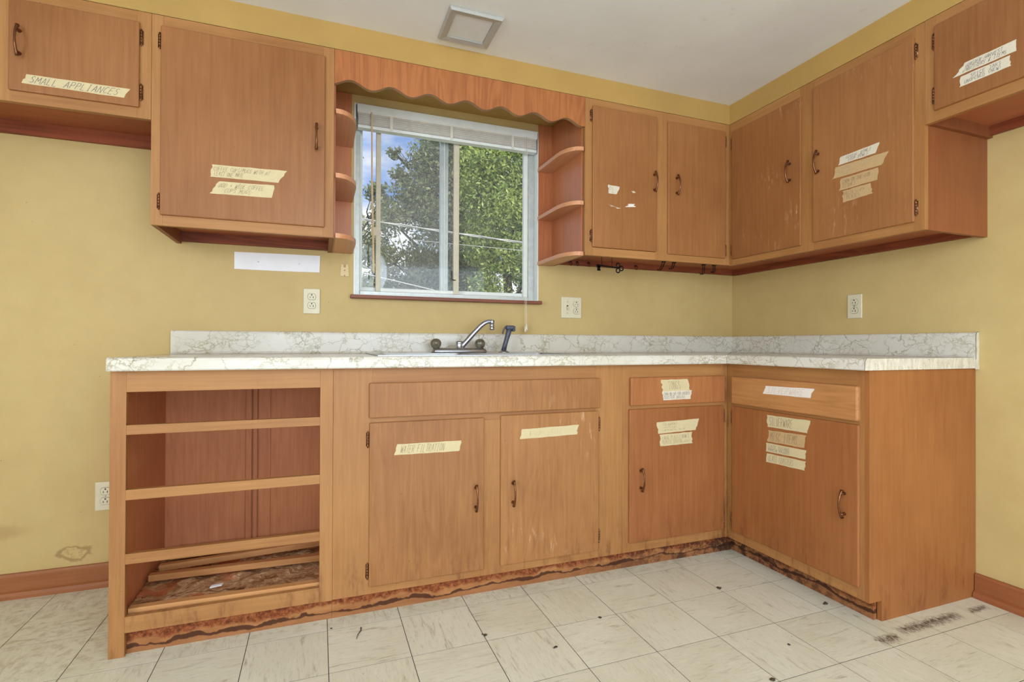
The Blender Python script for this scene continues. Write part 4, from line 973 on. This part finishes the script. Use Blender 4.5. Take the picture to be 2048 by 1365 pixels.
tape('R', dBs, [(-.8336, .6036), (-1.0133, .6106), (-1.0034, .5609), (-.8285, .5552)], [('MISC ITEMS', .07, .82)], 'darker tape strip reading MISC ITEMS', 'tape_aged', 'ink_brown', pen=.0014)
tape('R', dBs, [(-.8215, .5487), (-1.0129, .5533), (-1.009, .5174), (-.8203, .5127)], [('LAZY SUSANS', .08, .62), ('NAPKIN HOLDERS', .07, .62)], 'narrow tape strip reading LAZY SUSANS NAPKIN HOLDERS')
tape('R', dBs, [(-.826, .505), (-1.0118, .5101), (-1.0057, .4736), (-.8216, .4689)], [('GLASS COASTERS', .06, .72)], 'tape strip reading GLASS COASTERS, lowest on the right-hand base door', ink='ink_brown')

# ------------------------------------------------------------------ loose drawer runners and chip in the open cabinet
def runner(p, q, w_, h, label):
    p, q = Vector(p), Vector(q); e = (q - p).normalized(); s = Vector((-e.y, e.x, 0)).normalized(); bm = bmesh.new()
    V = []
    for b in (p, q):
        for ds, dz in ((-w_ / 2, 0), (w_ / 2, 0), (w_ / 2, h * .45), (w_ * .15, h * .5), (w_ * .1, h), (-w_ / 2, h)): V.append(bm.verts.new(b + s * ds + Vector((0, 0, dz))))
    bm.faces.new(V[:6]); bm.faces.new(V[6:][::-1])
    for i in range(6): bm.faces.new((V[i], V[6 + i], V[6 + (i + 1) % 6], V[(i + 1) % 6]))
    tag(link('drawer_runner', bm, 'slat', loc=p), label, 'wood strip', 'loose drawer runners in the open cabinet')
runner((-2.915, -.535, .111), (-2.357, -.545, .111), .045, .020, 'loose wooden drawer runner lying in front, just behind the bottom rail of the open cabinet')
runner((-2.925, -.292, .111), (-2.357, -.310, .111), .042, .022, 'loose wooden drawer runner in the middle of the open cabinet floor')
runner((-2.915, -.215, .112), (-2.357, -.172, .118), .036, .022, 'crooked loose drawer runner rising to the right in the open cabinet')
runner((-2.910, -.075, .109), (-2.357, -.075, .112), .030, .030, 'loose drawer runner against the back panel of the open cabinet')
runner((-2.905, -.106, .109), (-2.357, -.108, .112), .022, .018, 'thin loose drawer runner lying just in front of the rearmost one')
bm = bmesh.new(); prism(bm, [(-2.712, -.445), (-2.677, -.437), (-2.674, -.423), (-2.709, -.430)], 'z', .112, .1165)
tag(link('plastic_chip', bm, 'paper_white', loc=(-2.69, -.435, .112)), 'small white plastic chip on the rotten bottom of the open cabinet', 'chip')

# ------------------------------------------------------------------ crumbs on the floor
def crumb(x, y, s, label, name='dirt_crumb', n_=1):
    bm = bmesh.new(); r = random.Random(label)
    for k in range(n_):
        q = bmesh.ops.create_icosphere(bm, subdivisions=1, radius=s * (1 if k == 0 else .55))['verts']; ox, oy = (0, 0) if k == 0 else (r.uniform(-1.3, 1.3) * s, r.uniform(-1.3, 1.3) * s)
        for v_ in q: v_.co = Vector((x + ox + v_.co.x * r.uniform(.6, 1.3), y + oy + v_.co.y * r.uniform(.6, 1.3), max(0.0002, s * .35 + v_.co.z * .45 * r.uniform(.7, 1.1))))
    tag(link(name, bm, 'crumb', loc=(x, y, 0)), label, 'debris', 'crumbs on the tiles')
crumb(-.886, -.861, .009, 'dark crumbly dirt clump on the tiles in front of the corner base cabinet', n_=4)
crumb(-.601, -1.094, .008, 'dark crumbly dirt clump beside the right-hand kick board', n_=4)
crumb(-1.436, -.892, .007, 'flat brown crumb on a tile joint in front of the sink cabinet door', n_=1)
crumb(-1.847, -.857, .007, 'flat grey-brown crumb at a tile corner below the left sink door', n_=2)
crumb(-1.657, -.998, .006, 'small grey crumb on a tile farther out from the sink cabinet', n_=2)
crumb(-.951, -1.243, .005, 'single small crumb on the tile before the right-hand cabinet', n_=1)
crumb(-1.144, -1.357, .008, 'brown flake on a tile at the bottom edge of the view', n_=2)
crumb(-2.32, -.64, .004, 'tiny dark crumb by the kick board near the open cabinet', n_=1)
bm = bmesh.new(); tube(bm, [(-2.245, -.735, .002), (-2.238, -.71, .003), (-2.228, -.69, .002), (-2.226, -.672, .003)], [.0008, .0013, .0016, .0022], 6)
tag(link('twig', bm, 'crumb', loc=(-2.235, -.7, 0)), 'thin bent twig on the tile below the left sink door', 'debris')

# ------------------------------------------------------------------ outside: trees and cables
def leaves(lobes, n_per, size, seed):
    r = np.random.default_rng(seed); V = []; cnt = 0
    for (cx, cy, cz, rad) in lobes:
        k = int(n_per * (rad / .6) ** 2); d = r.normal(size=(k, 3)); d /= np.linalg.norm(d, axis=1)[:, None]
        rr = rad * (.35 + .65 * r.random(k) ** .6); sub = r.normal(size=(max(4, k // 28), 3)); sub /= np.linalg.norm(sub, axis=1)[:, None]
        pick = sub[r.integers(0, len(sub), k)]; dirs = d * .42 + pick * .75
        V.append(np.array([cx, cy, cz]) + dirs * rr[:, None] * np.array([1.05, 1.15, 1.0]))
    P_ = np.concatenate(V); k = len(P_)
    a = r.normal(size=(k, 3)); a /= np.linalg.norm(a, axis=1)[:, None]; b = np.cross(a, r.normal(size=(k, 3))); b /= np.linalg.norm(b, axis=1)[:, None]
    s = size * (.55 + .9 * r.random(k))[:, None]
    q = np.stack([P_ - a * s, P_ + b * s * .45, P_ + a * s, P_ - b * s * .45], 1).reshape(-1, 3)
    return q
def leaf_object(name, q, mat, parent):
    base = np.array(OFF[parent]); me = bpy.data.meshes.new(name); k = len(q) // 4
    me.vertices.add(len(q)); me.vertices.foreach_set('co', (q - base).astype(np.float32).ravel())
    me.loops.add(len(q)); me.loops.foreach_set('vertex_index', np.arange(len(q), dtype=np.int32))
    me.polygons.add(k); me.polygons.foreach_set('loop_start', np.arange(0, len(q), 4, dtype=np.int32))
    me.update(calc_edges=True); me.materials.append(MATS[mat]); o = bpy.data.objects.new(name, me); COL.objects.link(o); o.parent = parent; OFF[o] = OFF[parent]
    return tag(o, kind='stuff')
def tree(label, base, lobes, n_per, size, mat, seed, name):
    t = thing(name, label, 'tree', base); r = random.Random(seed); b = Vector(base)
    top = Vector((b.x + .1, b.y, max(l[2] for l in lobes) * .8)); bm = bmesh.new()
    tr = [b.lerp(top, k / 8) + Vector((math.sin(k * .9) * .08, math.cos(k * 1.3) * .06, 0)) for k in range(9)]
    tube(bm, tr, [.16 - .0155 * k for k in range(9)], 8); link('trunk', bm, 'bark', t, True)
    for l in lobes:
        c = Vector(l[:3]); st = min(tr[1:-1], key=lambda p: (p - c).length + abs(p.z - c.z + .8)); bm = bmesh.new(); mid = st.lerp(c, .5) + Vector((0, 0, -.12))
        tube(bm, [st, mid, c], [.045, .03, .012], 6)
        for k in range(5):
            e = c + Vector((r.uniform(-1, 1), r.uniform(-1, 1), r.uniform(-.7, 1))) * l[3] * .85; tube(bm, [mid.lerp(c, .5), (mid + e) / 2 + Vector((0, 0, .03)), e], [.018, .012, .005], 5)
        link('branch', bm, 'bark', t, True)
    leaf_object('foliage', leaves(lobes, n_per, size, seed), mat, t)
D = [(-.05, 9, 4.98, .58), (.41, 9.2, 5.55, .75), (-.38, 9, 4.16, .60), (-.98, 8.8, 3.66, .46), (.24, 9, 3.77, .76), (-1.18, 9, 2.95, .52), (-.15, 9.1, 2.62, .75), (-.71, 9, 4.68, .24), (-.84, 9, 5.15, .16), (.5, 9.1, 4.59, .74), (-1.2, 8.9, 4.2, .24), (.8, 9.3, 2.6, .75), (1.2, 9.4, 3.6, .9), (1.1, 9.3, 5.0, .9), (.9, 9.2, 6.2, .8), (-.6, 9.2, 1.9, .6), (-1.1, 9.2, 2.2, .5), (.1, 9.2, 1.9, .6), (.7, 9.3, 1.8, .6)]
tree('dark grey-green tree seen in the middle of the window, against the sky', (.3, 9.3, -.4), D, 2600, .046, 'leaf_dark', 3, 'garden_tree')
Lb = [(.45, 6.5, 4.22, .56), (1.05, 6.5, 4.31, .66), (.60, 6.4, 3.42, .64), (1.25, 6.5, 3.39, .70), (.28, 6.5, 3.80, .36), (.80, 6.5, 2.61, .56), (1.4, 6.6, 2.36, .55), (.34, 6.5, 2.75, .36), (.46, 6.5, 2.0, .38), (.75, 6.6, 4.95, .7), (1.7, 6.6, 4.0, .7), (1.6, 6.6, 5.0, .7), (2.1, 6.7, 3.0, .7)]
tree('light green leafy tree filling the right half of the window', (1.0, 6.7, -.4), Lb, 2800, .038, 'leaf_light', 5, 'garden_tree')
Sp = [(-1.80, 8.0, 3.9, .28), (-1.75, 8.0, 4.5, .20), (-1.62, 8.1, 3.2, .38), (-1.85, 8.0, 2.7, .40), (-1.55, 8, 2.1, .35), (-2.3, 8.2, 3.4, .5), (-2.4, 8.2, 2.5, .5), (-1.32, 8.1, 3.6, .26)]
tree('slender sparse tree at the left edge of the window', (-1.9, 8.2, -.4), Sp, 620, .044, 'leaf_dark', 9, 'garden_tree')
def hedge():
    t = thing('hedge', 'distant dark hedge row at the bottom of the window view behind the trees', 'hedge', (1.0, 17.0, -.4)); r = random.Random(4)
    lob = [(-13 + k * 1.0 + r.uniform(-.2, .2), 17 + r.uniform(-.4, .4), .7 + r.uniform(-.2, .2) + (1.2 if q else 0), 1.05) for k in range(30) for q in (0, 1)]
    leaf_object('foliage', leaves(lob, 130, .13, 21), 'leaf_dark', t)
    bm = bmesh.new()
    for k in range(16): tube(bm, [(-12.5 + k * 1.9, 17.0, -.4), (-12.4 + k * 1.9, 17.05, .6), (-12.3 + k * 1.9, 17.0, 1.6)], [.10, .07, .03], 6)
    link('stems', bm, 'bark', t, True)
hedge()
def cable(pts, rad, label, twist=0):
    bm = bmesh.new(); k = 40; P_ = []
    A, B_ = Vector(pts[0]), Vector(pts[1])
    for s in range(2 if twist else 1):
        P_ = []
        for i in range(k + 1):
            u = i / k; p = A.lerp(B_, u); p.z -= .25 * 4 * u * (1 - u) * pts[2]
            if twist: a = u * twist + s * math.pi; p += Vector((0, math.cos(a), math.sin(a))) * .010
            P_.append(p)
        tube(bm, P_, rad, 5)
    tag(link('overhead_cable', bm, 'cable_white', loc=A), label, 'cable')
cable([(-6.0, 4.0, 2.80), (3.2, 4.0, 2.19), .25], .007, 'twisted white overhead cable crossing the middle of the window view', 60)
cable([(-6.0, 4.0, 2.62), (3.2, 4.0, .82), 0.0], .007, 'thin overhead cable sloping down across the lower left of the window view')
cable([(-1.2, 4.2, 2.30), (4.0, 4.2, 2.22), .05], .0035, 'very thin overhead wire just below the twisted cable')
